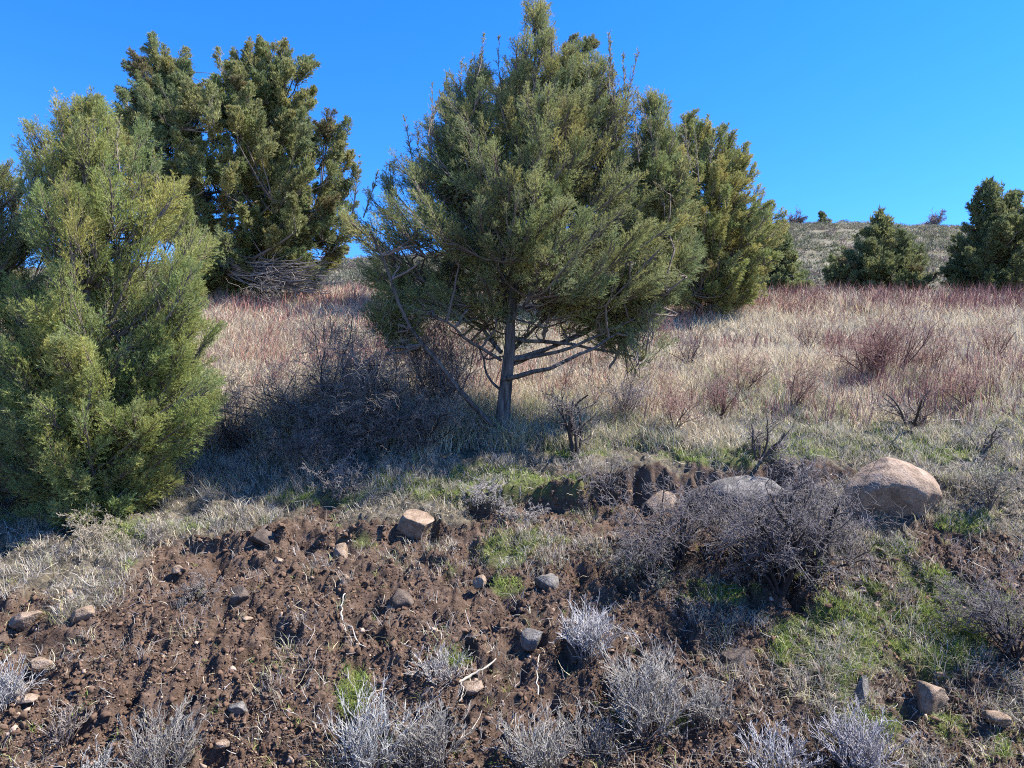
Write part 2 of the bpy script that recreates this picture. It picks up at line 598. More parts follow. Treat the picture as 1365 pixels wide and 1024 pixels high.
# the big boulder and its neighbours
rock('boulder', 'large rounded tan boulder half sunk in the slope on the right', 'boulder', 1190, 652, 134, 92, M_BOULDER, 12, 7, .07, .12, sub=5, dep=(.6, .9), sink=.36)
rock('rock', 'broad grey rock slab behind the big bare shrub', 'rock', 1010, 664, 125, 56, M_GREY, 23, 8, .08, .05, dep=(.5, .85))
rock('rock', 'flat tan rock poking out under the dark lip of the bank', 'rock', 880, 668, 48, 28, M_TAN, 31, 9, .1, -.1, dep=(.45, .8))
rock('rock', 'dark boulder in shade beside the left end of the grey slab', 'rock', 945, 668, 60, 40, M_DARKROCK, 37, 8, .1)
ROCKS = [
    ('pale angular block lying on the soil left of the centre', 557, 699, 50, 38, 'T', .35, 41),
    ('brown clod of rock jutting from the turf edge left of the angular block', 355, 712, 46, 24, 'D', .25, 143),
    ('rounded tan stone at the left edge of the bare soil', 30, 826, 40, 26, 'T', .1, 44),
    ('tan stone beside the rounded one at the left, with a long shadow', 106, 824, 30, 30, 'T', .3, 45),
    ('small upright tan stone between two larger ones at the left', 77, 816, 18, 20, 'T', 0, 46),
    ('small tan stone above the three tan stones at the left', 92, 795, 16, 14, 'T', 0, 47),
    ('flat light tan stone lying below the row of tan stones', 54, 884, 28, 13, 'T', 0, 48),
    ('flat light stone near the left edge above the grey sagebrush', 35, 935, 30, 15, 'T', .1, 49),
    ('brown stone beside the dark root clump on the soil', 312, 795, 36, 28, 'D', .2, 50),
    ('small light stone above the dark root clump', 236, 762, 14, 14, 'T', .1, 51),
    ('light brown stone right of the dark root clump', 372, 748, 26, 10, 'T', .05, 52),
    ('pinkish stone on the soil edge below the dead bush left of centre', 456, 737, 24, 22, 'T', .4, 53),
    ('upright tan stone by the pale vertical stick', 458, 778, 14, 22, 'T', .1, 54),
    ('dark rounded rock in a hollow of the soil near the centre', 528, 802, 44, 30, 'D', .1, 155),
    ('small square brown stone in the soil at the centre', 639, 776, 18, 18, 'T', .2, 56),
    ('wedge shaped grey brown stone right of the green tuft at the centre', 730, 777, 40, 22, 'G', .35, 57),
    ('pale lichen covered stone standing alone in the dark soil', 711, 851, 32, 28, 'G', .2, 58),
    ('tan stone lying under the fallen pale stick', 632, 918, 36, 18, 'T', .25, 59),
    ('brown stone left of the fallen pale stick', 568, 925, 20, 20, 'T', .2, 60),
    ('grey flat stone in the soil above the grey sagebrush at the lower left', 318, 945, 26, 16, 'G', .1, 61),
    ('small pinkish stone in the soil right of the lower left sagebrush', 296, 993, 18, 13, 'T', .2, 62),
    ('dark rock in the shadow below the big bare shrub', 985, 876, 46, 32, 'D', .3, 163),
    ('pale narrow upright stone in the grass at the lower right', 1152, 927, 26, 42, 'G', .12, 64),
    ('wide brown rock with a broken top in the grass at the lower right', 1240, 932, 56, 36, 'T', -.1, 65),
    ('brown rock sunk in grass near the lower right corner', 1338, 966, 44, 22, 'T', .35, 66),
    ('small white stone above its twin beside the green grass', 1145, 776, 16, 10, 'T', .2, 67),
    ('small white stone below its twin beside the green grass', 1149, 788, 20, 10, 'T', .1, 68),
    ('leaning pale stone on the bare strip in the green grass', 1170, 808, 12, 16, 'T', .5, 69),
    ('long pale stone low on the bare strip in the green grass', 1190, 818, 12, 20, 'T', .5, 70),
    ('small brown stone on the soil under the crest near the undercut', 795, 702, 24, 14, 'D', .2, 71),
    ('brown stone on the right of the grey sagebrush tops', 915, 920, 16, 18, 'T', .3, 72),
    ('small tan stone above the centre sagebrush tops', 520, 812, 14, 10, 'T', .2, 73),
    ('orange brown rock left of the twin sagebrush clumps', 522, 978, 18, 20, 'T', .2, 74),
    ('dark stone showing in grass far across the meadow on the left', 396, 432, 18, 14, 'D', .3, 75),
    ('dark pointed stone in the meadow grass on the right', 1086, 421, 20, 12, 'D', -.3, 76),
    ('low brown rock at the top of the grassy strip right of the boulder', 1255, 900, 18, 10, 'T', .1, 77),
]
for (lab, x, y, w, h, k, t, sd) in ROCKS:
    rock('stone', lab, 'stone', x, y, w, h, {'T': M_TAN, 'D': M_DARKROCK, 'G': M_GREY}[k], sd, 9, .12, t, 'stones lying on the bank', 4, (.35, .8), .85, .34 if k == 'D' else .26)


def scatter_px(n, x0, x1, y0, y1):
    return ground(RNG.uniform(x0, x1, n), RNG.uniform(y0, y1, n))


def clods():
    bag = Bag()
    jag = lambda i, sub, cuts: (lambda q: (q[0] * np.random.default_rng(i).uniform(.68, 1.25, (len(q[0]), 1)), q[1]))(rock_shape(i, sub, cuts, .4, (.3, .75)))
    temps = [jag(200 + i, 1, 8) for i in range(10)]
    fine = [(lambda q: (q[0] * (1 + .22 * noise(q[0] * 4.5, i)[:, None]), q[1]))(jag(300 + i, 2, 9)) for i in range(8)]
    crumbs = [(OCTA[0] * np.random.default_rng(i).uniform(.5, 1.25, (10, 3)), OCTA[1]) for i in range(10)]
    P = scatter_px(135000, -120, 1485, 640, 1060)
    keep = RNG.random(len(P)) < soil_mask(P) * (1 - .6 * green_mask(P)) * np.where(fbm(P[:, :2] * 1.5, 2, 81) > -.35, 1, .35)
    P = P[keep]
    size = 0.0046 * (1 - RNG.random(len(P))) ** -0.40
    size = np.minimum(size, .036)
    for ts, sel in ((crumbs, size < .009), (temps, (size >= .009) & (size < .02)), (fine, size >= .02)):
        idx = np.where(sel)[0]
        for q, (V, T) in enumerate(ts):
            ii = idx[q::len(ts)]
            n = len(ii)
            if not n:
                continue
            a = RNG.uniform(0, 6.28, n)
            R = np.stack([np.stack([np.cos(a), -np.sin(a), 0 * a], -1), np.stack([np.sin(a), np.cos(a), 0 * a], -1),
                          np.stack([0 * a, 0 * a, 1 + 0 * a], -1)], 1)
            sc = size[ii][:, None] * RNG.uniform(.7, 1.35, (n, 3)) * np.array([1.1, 1.1, .85])
            VV = np.einsum('nij,nmj->nmi', R, V[None] * sc[:, None]) + (P[ii] + np.array([0, 0, 1.]) * (size[ii] * .18)[:, None])[:, None]
            TT = T[None] + (np.arange(n) * len(V))[:, None, None]
            c = np.array(SOIL[1]) * RNG.uniform(.7, 1.5, (n, 1)) * np.array([1.05, 1, .95])
            pale = RNG.random(n) < .045
            c[pale] = np.array([.34, .25, .19]) * RNG.uniform(.6, 1.2, (pale.sum(), 1))
            bag.add(VV, TT, np.repeat(c, len(V), 0))
    o = bag.build('soil_clods', M_CLOD)
    tag(o, 'loose dark brown clods and gravel over the bare bank', 'gravel', kind='stuff')


clods()

# ------------------------------------------------------------------ grasses (uncountable)
STRAW = 1.12 * np.array([[.52, .44, .28], [.46, .40, .30], [.42, .39, .33], [.62, .54, .38], [.27, .23, .17], [.46, .38, .29]])
GREENS = 1.5 * np.array([[.10, .17, .03], [.14, .20, .04], [.19, .22, .06], [.08, .13, .03], [.24, .24, .08]])
REDS = np.array([[.29, .12, .095], [.35, .165, .135], [.21, .085, .07], [.38, .22, .18]])
GREY = np.array([[.36, .34, .33], [.30, .28, .28], [.42, .40, .38], [.24, .21, .20]])


def pick(pal, n, jit=.25):
    return pal[RNG.integers(0, len(pal), n)] * RNG.uniform(1 - jit, 1 + jit, (n, 1))


def tufts(P, per, h, w, spread, lean, pal, jit=.25, bend=.5, bias=(0, 0)):
    """P tuft centres; returns blade arrays; h, w scalars or per-tuft arrays"""
    n = len(P)
    idx = np.repeat(np.arange(n), per)
    m = len(idx)
    h = np.broadcast_to(h, (n,))[idx] * RNG.uniform(.45, 1.15, m)
    w = np.broadcast_to(w, (n,))[idx] * RNG.uniform(.6, 1.3, m)
    sp = np.broadcast_to(spread, (n,))[idx]
    az = RNG.uniform(0, 2 * math.pi, m)
    r = np.sqrt(RNG.random(m)) * sp
    B = P[idx] + np.stack([np.cos(az) * r, np.sin(az) * r, np.zeros(m)], -1)
    B[:, 2] = height(B[:, 0], B[:, 1]) - 0.01
    lx = np.cos(az) * .5 + RNG.normal(0, .7, m) + bias[0]
    ly = np.sin(az) * .5 + RNG.normal(0, .7, m) + bias[1]
    base = pick(pal, n, jit)[idx]
    own = pick(pal, m, jit)
    tint = (.55 * base + .45 * own) * RNG.uniform(.75, 1.2, (m, 1))
    return blades(B, h, w, np.arctan2(ly, lx), lean * RNG.uniform(.2, 1.3, m), tint, bend)


def meadow():
    bag = Bag()
    P = scatter_px(30000, -260, 1620, 392, 598)
    d = P[:, 1]
    px, py = project(P)
    k = (d > 8.6) & (d < 40)
    P, d, px, py = P[k], d[k], px[k], py[k]
    n = len(P)
    patch = fbm(P[:, :2] * .45, 3, 91)
    # clumps of taller and of shorter growth
    hh = .20 + .17 * patch + .05 * sstep(14, 24, d)
    hh = np.clip(hh, .07, .5) * RNG.uniform(.45, 1.6, n)
    hh = hh * (.45 + .55 * sstep(9.3, 11.8, d))
    hh = hh * (1 + 2.2 * np.exp(-((px - 430) / 200) ** 2 - ((py - 585) / 45) ** 2))
    greenish = (fbm(P[:, :2] * .8 + 5, 3, 92) + .9 * (1 - sstep(9.5, 13, d)) - .35) > .12
    for sel, pal in ((~greenish, STRAW), (greenish, np.concatenate([STRAW, GREENS[2:], GREY]))):
        bag.add(*tufts(P[sel], 13, hh[sel] * 1.25, .0035 + .00062 * d[sel], .05 + .006 * d[sel], .75, pal))
    o = bag.build('meadow_grass', M_GRASS)
    tag(o, 'pale dry grass covering the sloping meadow', 'grass', kind='stuff')
    # rust red stems, thick along the far edge
    bag = Bag()
    P = scatter_px(22000, -260, 1620, 385, 575)
    px, py = project(P)
    dens = (.55 + .4 * sstep(900, 1100, px)) * (1 - sstep(400, 440, py)) + .36 * sstep(-.05, .35, fbm(P[:, :2] * .5 + 7, 3, 95)) * (1 - sstep(480, 590, py)) + .03
    dens = dens * np.where(px < 300, .8, 1)
    P = P[(RNG.random(len(P)) < dens) & (P[:, 1] > 9.5) & (P[:, 1] < 36)]
    d = P[:, 1]
    bag.add(*tufts(P, 8, .42 + .010 * d, .0022 + .0006 * d, .10 + .004 * d, .55, REDS, .3, .2, (.5, 0)))
    o = bag.build('red_stems', M_TWIG)
    tag(o, 'thin rust red stems of dry weeds standing in the meadow', 'weeds', kind='stuff')


def bank_growth():
    # straw and grey litter-grass on the shoulder and around the soil
    bag = Bag()
    P = scatter_px(30000, -120, 1485, 560, 1060)
    px, py = project(P)
    s = soil_mask(P)
    nn = fbm(P[:, :2] * 1.7, 3, 101)
    right = sstep(1020, 1140, px) * sstep(700, 780, py)
    dens = (1 - s) * (.55 + .8 * nn) + s * (.035 + .25 * sstep(.15, .5, nn) + .3 * sstep(.05, .4, nn) * np.exp(-((py - 720) / 60) ** 2) * sstep(380, 520, px)) + .22 * right * (1 + nn)
    dens = dens * (P[:, 1] < 11) * (1 - .93 * steep(P))
    k = RNG.random(len(P)) < dens
    P = P[k]
    n = len(P)
    big = fbm(P[:, :2] * 2.5, 2, 102)
    hh = np.clip(.12 + .14 * big, .05, .32)
    q = project(P)
    hh = hh + .22 * np.exp(-((q[0] - 400) / 170) ** 2 - ((q[1] - 620) / 38) ** 2)
    bag.add(*tufts(P, 11, hh, .0052, .06, 1.0, np.concatenate([STRAW, GREY, GREY, GREENS[2:3]]), .3, .7, (-.1, -.3)))
    o = bag.build('dry_grass', M_GRASS)
    tag(o, 'short bleached grass and dead stalks on the bank', 'grass', kind='stuff')
    bag = Bag()
    P = scatter_px(42000, -120, 1485, 540, 1060)
    k = RNG.random(len(P)) < (green_mask(P) * .85 + .006) * (1 - steep(P))
    P = P[k]
    n = len(P)
    hh = .05 + .035 * RNG.random(n) + .03 * np.clip(fbm(P[:, :2] * 3, 2, 105), 0, 1)
    bag.add(*tufts(P, 11, hh, .0055, .03, 1.0, GREENS, .3, .6))
    o = bag.build('green_grass', M_GRASS)
    tag(o, 'patches of short bright green grass sprouting on the bank', 'grass', kind='stuff')
    # fallen straw and twig bits
    P = scatter_px(9000, -120, 1485, 590, 1060)
    k = RNG.random(len(P)) < .9 - .72 * soil_mask(P)
    P = P[k]
    n = len(P)
    D = np.stack([RNG.normal(0, 1, n), RNG.normal(0, .7, n), RNG.normal(.25, .35, n)], -1)
    P[:, 2] += .012
    Q = grow(P, D, RNG.uniform(.05, .22, n) * RNG.random(n) ** .3, 4, .22, 0, RNG)
    V, T = tubes(Q, np.array([.0028, .0024, .002, .0012]), 3)
    bag = Bag().add(V, T, np.repeat(pick(np.concatenate([GREY, STRAW[:3]]), n, .35), 12, 0))
    o = bag.build('litter', M_TWIG)
    tag(o, 'scattered dead straw and broken twigs on the bank', 'litter', kind='stuff')


meadow()
bank_growth()


def hill_scrub():
    bag = Bag()
    n = 15000
    y = RNG.uniform(48, 152, n)
    u = RNG.uniform(-.75, .85, n)
    x = u * y
    nn = fbm(np.stack([x, y], -1) / 9, 3, 111)
    k = RNG.random(n) < .75 + .6 * nn
    x, y, nn = x[k], y[k], nn[k]
    n = len(x)
    P = np.stack([x, y, height(x, y)], -1)
    hh = RNG.uniform(.35, 1.0, n) * (1 + .6 * nn)
    pal = np.array([[.115, .125, .075], [.15, .15, .10], [.08, .09, .055], [.19, .175, .13], [.14, .11, .10], [.28, .25, .18]])
    m = 46
    idx = np.repeat(np.arange(n), m)
    q = norm(RNG.normal(0, 1, (len(idx), 3)))
    q[:, 2] = np.abs(q[:, 2]) * .8
    B = P[idx] + q * (hh[idx] * RNG.uniform(.45, 1.05, len(idx)))[:, None] * np.array([1.1, 1.1, .9])
    D = norm(q + RNG.normal(0, .5, q.shape) + np.array([0, 0, .5])) * .26
    S = norm(np.cross(D, RNG.normal(0, 1, D.shape))) * .06
    V = np.stack([B - S, B + S, B + D], 1)
    T = np.arange(len(idx) * 3).reshape(-1, 3)
    c = pick(pal, n, .2)[idx] * RNG.uniform(.8, 1.2, (len(idx), 1))
    bag.add(V, T, np.repeat(c, 3, 0))
    o = bag.build('hillside_scrub', M_LEAF)
    tag(o, 'grey green scrub dotted over the far hillside', 'scrub', kind='stuff')


hill_scrub()

# ------------------------------------------------------------------ junipers
def plume(seed, nb=16, ns=13, blen=.42, slen=.10, sw=.022, droop=0.0, solid=0.0):
    """a leafy branch tip of unit length along +Z: slivers of foliage on side branchlets"""
    r = np.random.default_rng(seed)
    t = np.linspace(.04, .97, nb) + r.normal(0, .02, nb)
    az = np.arange(nb) * 2.4 + r.normal(0, .4, nb)
    el = r.uniform(.5, 1.05, nb)
    L = (blen * (1 - np.clip(t, 0, 1)) ** .65 + .07) * r.uniform(.7, 1.25, nb)
    cu = r.normal(0, .08, 2)
    ax = lambda s: np.stack([cu[0] * s * s, cu[1] * s * s, s], -1)
    d = np.stack([np.cos(az) * np.sin(el), np.sin(az) * np.sin(el), np.cos(el)], -1)
    bi = np.repeat(np.arange(nb), ns)
    s = r.uniform(.12, 1, len(bi)) ** .8
    B = ax(t)[bi] + d[bi] * (s * L[bi])[:, None] + np.array([0, 0, 1.]) * (.12 * s * s * L[bi])[:, None] + r.normal(0, .012 + .03 * solid, (len(bi), 3))
    D = norm(d[bi] * .7 + np.array([0, 0, .55]) + r.normal(0, .42, (len(bi), 3)))
    # tip of the axis
    nt = 3 * ns
    ts = r.uniform(.55, 1, nt)
    B = np.concatenate([B, ax(ts) + r.normal(0, .015, (nt, 3))])
    D = np.concatenate([D, norm(np.array([0, 0, 1.]) + r.normal(0, .45, (nt, 3)))])
    ln = slen * r.uniform(.6, 1.3, len(B))[:, None]
    S = norm(np.cross(D, r.normal(0, 1, D.shape))) * (sw / 2 * r.uniform(.7, 1.3, len(B)))[:, None]
    V = np.stack([B - S, B + S, B + D * ln], 1)
    return V.reshape(-1, 3), r.uniform(.78, 1.22, len(B)), np.stack([t, az, el, L], -1), ax, d


def frames(D, rng):
    z = norm(D)
    x = norm(np.cross(z, rng.normal(0, 1, z.shape)))
    y = np.cross(z, x)
    return np.stack([x, y, z], -1)


def put(bag, temps, P, D, s, tint, rng, m=0):
    R = frames(D, rng) * s[:, None, None]
    ti = rng.integers(0, len(temps), len(P))
    for q, tp in enumerate(temps):
        ii = np.where(ti == q)[0]
        if not len(ii):
            continue
        V = tp[0]
        VV = np.einsum('nij,mj->nmi', R[ii], V) + P[ii][:, None]
        n, k = len(ii), len(V)
        c = tint[ii][:, None, :] * np.repeat(tp[1], 3)[None, :, None]
        bag.add(VV.reshape(-1, 3), np.arange(n * k).reshape(-1, 3), c.reshape(-1, 3), m)


FINE = [plume(i, 18, 14, .42, .095, .0165) for i in range(9)]
WISP = [plume(30 + i, 20, 6, .20, .075, .014) for i in range(4)]
TUFT = [plume(50 + i, 20, 15, .50, .15, .045, solid=.6) for i in range(8)]
FINER = [plume(90 + i, 20, 15, .46, .12, .030, solid=.3) for i in range(8)]
FAR = [plume(70 + i, 16, 10, .52, .20, .065, solid=.8) for i in range(8)]

GREEN_A = np.array([1.95, 1.85, 1.75]) * np.array([[.105, .135, .055], [.13, .15, .062], [.155, .165, .07], [.09, .125, .062], [.18, .175, .065], [.12, .14, .075]])
OLIVE = 1.4 * np.array([[.105, .125, .05], [.13, .14, .055], [.15, .15, .065], [.085, .11, .05], [.165, .15, .06], [.10, .12, .06]])
DARKG = np.array([2.0, 1.85, 1.5]) * np.array([[.075, .095, .05], [.09, .105, .055], [.105, .115, .06], [.065, .085, .05]])
YEL = np.array([.27, .21, .055])


def bezier(a, b, c, k):
    t = np.linspace(0, 1, k)[None, :, None]
    return (1 - t) ** 2 * a[:, None] + 2 * t * (1 - t) * b[:, None] + t * t * c[:, None]


def juniper(name, label, bx, by, d, envs, n, size, temps, pal, yellow=.08, tips=(), trunk_r=.10, limbs_px=(), lean_top=None,
            depth=.85, shell=.5, seed=1, up=.7, gap=.0, nlimb=16, limb_from=.12, per=11, own_limbs=True, cat='juniper tree', group='junipers', dense_low=1.0, twig_c=(.16, .13, .115)):
    """envs: list of crown outlines, each a list of (row, x left, x right) in pixels seen at distance d"""
    rng = np.random.default_rng(seed)
    if d is None:
        d = float(ground(bx, by)[1])
    base = pt(bx, by, d)
    base[2] = height(base[0], base[1]) - .05
    bag = Bag()
    P, D, S, ST, TN, BB, BT = [], [], [], [], [], [], []
    tot = sum(max((e[-1][0] - e[0][0]) * np.mean([q[2] - q[1] for q in e]), 1) for e in envs)
    for e in envs:
        e = np.array(e, float)
        rows = e[:, 0]
        zz = np.array([pt(bx, r, d)[2] for r in rows])
        xl = np.array([pt(q[1], q[0], d)[0] for q in e])
        xr = np.array([pt(q[2], q[0], d)[0] for q in e])
        area = max((rows[-1] - rows[0]) * np.mean(e[:, 2] - e[:, 1]), 1)
        m = int(n * 1.75 * area / tot)
        # boughs: tips inside the outline, height sampled in proportion to its girth
        nb = max(5, int(m / per))
        zs = np.linspace(zz[-1], zz[0], 400)
        wd = np.interp(zs, zz[::-1], (xr - xl)[::-1]) + .05
        cdf = np.cumsum(wd ** 1.05)
        z = np.interp(rng.random(nb * 3), cdf / cdf[-1], zs)
        z[:2] = zz[0] - .02
        phi = rng.uniform(0, 2 * math.pi, len(z))
        cx = np.interp(z, zz[::-1], ((xl + xr) / 2)[::-1])
        hw = np.interp(z, zz[::-1], ((xr - xl) / 2)[::-1])
        rr = rng.random(len(z)) ** (shell * .62) * 1.03
        cyl = np.stack([np.cos(phi) * 1.6 + base[0], np.sin(phi) * 1.6, z / max(size, .3) * .4], -1)
        lump = 1 + .22 * noise(cyl, seed)
        q = np.stack([cx + hw * rr * lump * np.cos(phi), base[1] + hw * depth * rr * lump * np.sin(phi), z], -1)
        hole = noise(q / (size * 2.2), seed + 3)
        q, phi, rr, z, hw = [a_[(hole > gap - .55)][:nb] for a_ in (q, phi, rr, z, hw)]
        nb = len(z)
        hrel = np.clip((z - zz[-1]) / (zz[0] - zz[-1]), 0, 1)
        out = np.stack([np.cos(phi), np.sin(phi), np.zeros(nb)], -1) * (1 - .65 * hrel)[:, None] * (.25 + .75 * rr)[:, None]
        bd = norm(out + np.array([0, 0, 1.]) * (up * (.3 + .9 * hrel))[:, None] + rng.normal(0, .16, q.shape))
        bl = size * rng.uniform(1.2, 2.5, nb) * np.clip(hw / size * .5 + .25, .35, 1)
        b0 = q - bd * bl[:, None]
        BB.append(b0)
        BT.append(q)
        k_ = max(int(round(m / nb)), 4)
        bi = np.repeat(np.arange(nb), k_)
        t_ = rng.random(len(bi)) ** .75
        t_[::k_] = 1.0
        rv = norm(np.cross(bd[bi], rng.normal(0, 1, (len(bi), 3))))
        ra = (.10 * size + .17 * bl[bi] * (1 - t_) ** .8) * np.sqrt(rng.random(len(bi)))
        ax_p = b0[bi] + bd[bi] * (bl[bi] * t_)[:, None]
        dd = norm(bd[bi] * .9 + rv * (.75 * (1 - .7 * t_))[:, None] + np.array([0, 0, .22]) + rng.normal(0, .15, (len(bi), 3)))
        s_ = size * rng.uniform(.55, 1.05, len(bi)) * (1.1 - .45 * t_)
        P.append(ax_p + rv * ra[:, None] - dd * (s_ * np.where(t_ >= 1, .75, .45))[:, None])
        D.append(dd)
        S.append(s_)
        ST.append(b0[bi] + bd[bi] * (bl[bi] * np.maximum(t_ - .3, 0))[:, None])
        tn = pick2(pal, nb, rng)
        yl = (rng.random(nb) < yellow) | (noise(q * 1.1, seed + 9) > 1 - yellow * 3)
        br = rng.random(nb) < .03
        tn[br] = np.array([.15, .105, .06])
        tn[yl] = tn[yl] * .55 + YEL * .45 * rng.uniform(.7, 1.1, (yl.sum(), 1))
        TN.append((tn[bi] * .65 + pick2(pal, len(bi), rng) * .35))
    P, D, S, ST, tint, BB, BT = map(np.concatenate, (P, D, S, ST, TN, BB, BT))
    put(bag, temps, P, D, S, tint, rng)
    # trunk
    top_row = min(e[0][0] for e in envs)
    tx = lean_top if lean_top is not None else bx
    top = pt(tx, top_row, d)
    top[2] -= .12 * (top[2] - base[2])
    k = 14
    t = np.linspace(0, 1, k)
    tr = base[None] * (1 - t)[:, None] + top[None] * t[:, None]
    tr[:, :2] += np.cumsum(rng.normal(0, .016 * (top[2] - base[2]) / 5, (k, 2)), 0) * np.minimum(t * 3, 1)[:, None]
    rad = trunk_r * (1 - t) ** .8 * (1 + .5 * np.exp(-t * 22)) + .008
    root = empty(name, base)
    V, T = tubes(tr[None], rad[None], 10)
    V = V + (V - np.repeat(tr, 10, 0)) * (.18 * noise(V * np.array([14, 14, 2.5]), seed))[:, None]
    mesh('trunk', V, T, M_BARK, smooth=True, parent=root, loc=base)
    # limbs: drawn ones first, then ones that reach into the crown
    L = []
    for pl in limbs_px:
        r0 = pl[0][3]
        pl = np.array([p[:3] for p in pl], float)
        q = pt(pl[:, 0], pl[:, 1], d + pl[:, 2])
        tt = np.linspace(0, len(pl) - 1, 10)
        q = np.stack([np.interp(tt, np.arange(len(pl)), q[:, c]) for c in range(3)], -1)
        q[1:-1] = (q[:-2] + q[1:-1] * 2 + q[2:]) / 4
        q[1:] += np.cumsum(rng.normal(0, .02, (9, 3)), 0)
        L.append((q, r0))
    if nlimb:
        far = rng.choice(len(BB), nlimb, replace=len(BB) < nlimb)
        for f in far:
            c = BB[f]
            zt = np.clip(c[2] - .75 * np.hypot(c[0] - base[0], c[1] - base[1]), base[2] + limb_from * (top[2] - base[2]), top[2] - .3)
            zt = min(zt + rng.uniform(0, .22) * (top[2] - base[2]), top[2] - .3)
            ft = (zt - base[2]) / (top[2] - base[2])
            a = np.array([np.interp(ft, t, tr[:, i]) for i in range(3)])
            mid = a * .45 + c * .55
            mid[2] = a[2] + .3 * (c[2] - a[2])
            q = bezier(a[None], mid[None], c[None], 10)[0]
            q[1:] += np.cumsum(rng.normal(0, .012, (9, 3)), 0)
            L.append((q, max(.35 * np.interp(ft, t, rad), .008)))
    lim_pts = [tr[3:]]
    for q, r0 in L:
        V, T = tubes(q[None], (r0 * np.linspace(1, .3, 10) + .003)[None], 6)
        lim_pts.append(q[2:])
        if own_limbs:
            V = V + (V - np.repeat(q, 6, 0)) * (.15 * noise(V * 14, seed))[:, None]
            mesh('limb', V, T, M_BARK, smooth=True, parent=root, loc=base)
        else:
            bag.add(V, T, np.array(twig_c), 1)
    A = np.concatenate(lim_pts)
    # every bough springs from the nearest limb below it, every spray from its bough
    dv = BB[:, None] - A[None]
    near = np.argmin((dv ** 2).sum(-1) + 3 * np.maximum(-dv[..., 2] + .1, 0) ** 2, 1)
    st = A[near]
    ln = np.linalg.norm(st - BB, axis=1, keepdims=True)
    mid = st * .5 + BB * .5
    mid[:, 2] -= .08 * ln[:, 0]
    tw = np.concatenate([bezier(st, mid, BB, 6), (BB * .6 + BT * .4)[:, None], (BB * .25 + BT * .75)[:, None], BT[:, None]], 1)
    tw[:, 1:7] += rng.normal(0, .02 * size, (len(BB), 6, 3))
    rr = (.008 + .004 * size) * np.array([1.5, 1.4, 1.3, 1.2, 1.1, 1., .8, .5, .2]) * (1 + d / 40)
    V, T = tubes(tw, np.broadcast_to(rr, tw.shape[:2]), 4)
    bag.add(V, T, np.repeat(np.array(twig_c) * rng.uniform(.7, 1.3, (len(BB), 1)), 36, 0), 1)
    tw = np.concatenate([bezier(ST, ST * .5 + P * .5, P, 3), (P + D * (S * .5)[:, None])[:, None], (P + D * (S * .92)[:, None])[:, None]], 1)
    rr = (.0035 + .002 * S)[:, None] * np.array([1.4, 1.2, 1., .75, .35]) * (1 + d / 30)
    V, T = tubes(tw, rr, 3)
    bag.add(V, T, np.repeat(np.array(twig_c) * rng.uniform(.7, 1.3, (len(P), 1)), 15, 0), 1)
    # wispy leaders above the crown
    for (x, y, ln) in tips:
        q = pt(x, y, d + rng.uniform(-.4, .4))
        if temps is FAR or temps is TUFT:
            for rep in range(3):
                dd = norm(np.array([rng.normal(0, .12), rng.normal(0, .12), 1.]))
                s = ln * 1.3 * (1 if rep == 0 else .75)
                put(bag, temps, (q - dd * s * (1 + .25 * rep))[None], dd[None] + 0, np.array([s]), pick2(pal, 1, rng), rng)
            continue
        for rep in range(2):
            s = ln * (1.0 if rep == 0 else rng.uniform(.55, .85))
            dd = norm(np.array([rng.normal(0, .16), rng.normal(0, .16), 1.]))
            e = q + (np.array([rng.normal(0, .10), rng.normal(0, .12), -rng.uniform(.1, .35) * ln]) if rep else 0)
            ax_ = grow((e - dd * s * 1.9)[None], dd[None], s * 1.9, 9, .05, 0, rng)
            V, T = tubes(ax_, np.linspace(.010, .002, 9)[None], 4)
            bag.add(V, T, np.array(twig_c), 1)
            S1, D1, r1, t1 = sprout(ax_, np.full((1, 9), .005), 44, .08, 1, .75, rng)
            P1 = grow(S1, D1 + np.array([0, 0, .25]), s * (.30 * (1 - t1) + .07) * rng.uniform(.6, 1.3, len(t1)), 4, .12, .12, rng)
            V, T = tubes(P1, np.linspace(.0045, .0022, 4)[None], 3)
            bag.add(V, T, np.array(twig_c) * 1.1, 1)
            S2, D2, r2, t2 = sprout(P1, np.full((44, 4), .002), 8, .1, 1, .6, rng)
            D2 = norm(D2) * rng.uniform(.02, .045, (len(S2), 1))
            w2 = norm(np.cross(D2, rng.normal(0, 1, D2.shape)))* .0042
            V = np.stack([S2 - w2, S2 + w2, S2 + D2], 1)
            bag.add(V, np.arange(len(S2) * 3), np.repeat(pick2(pal, len(S2), rng) * np.array([1.1, 1.0, 1.0]), 3, 0))
    bag.build('crown', [M_LEAF, M_TWIG], parent=root, loc=base)
    tag(root, label, cat, group)
    return root, base


def pick2(pal, n, rng):
    return pal[rng.integers(0, len(pal), n)] * rng.uniform(.85, 1.15, (n, 1))


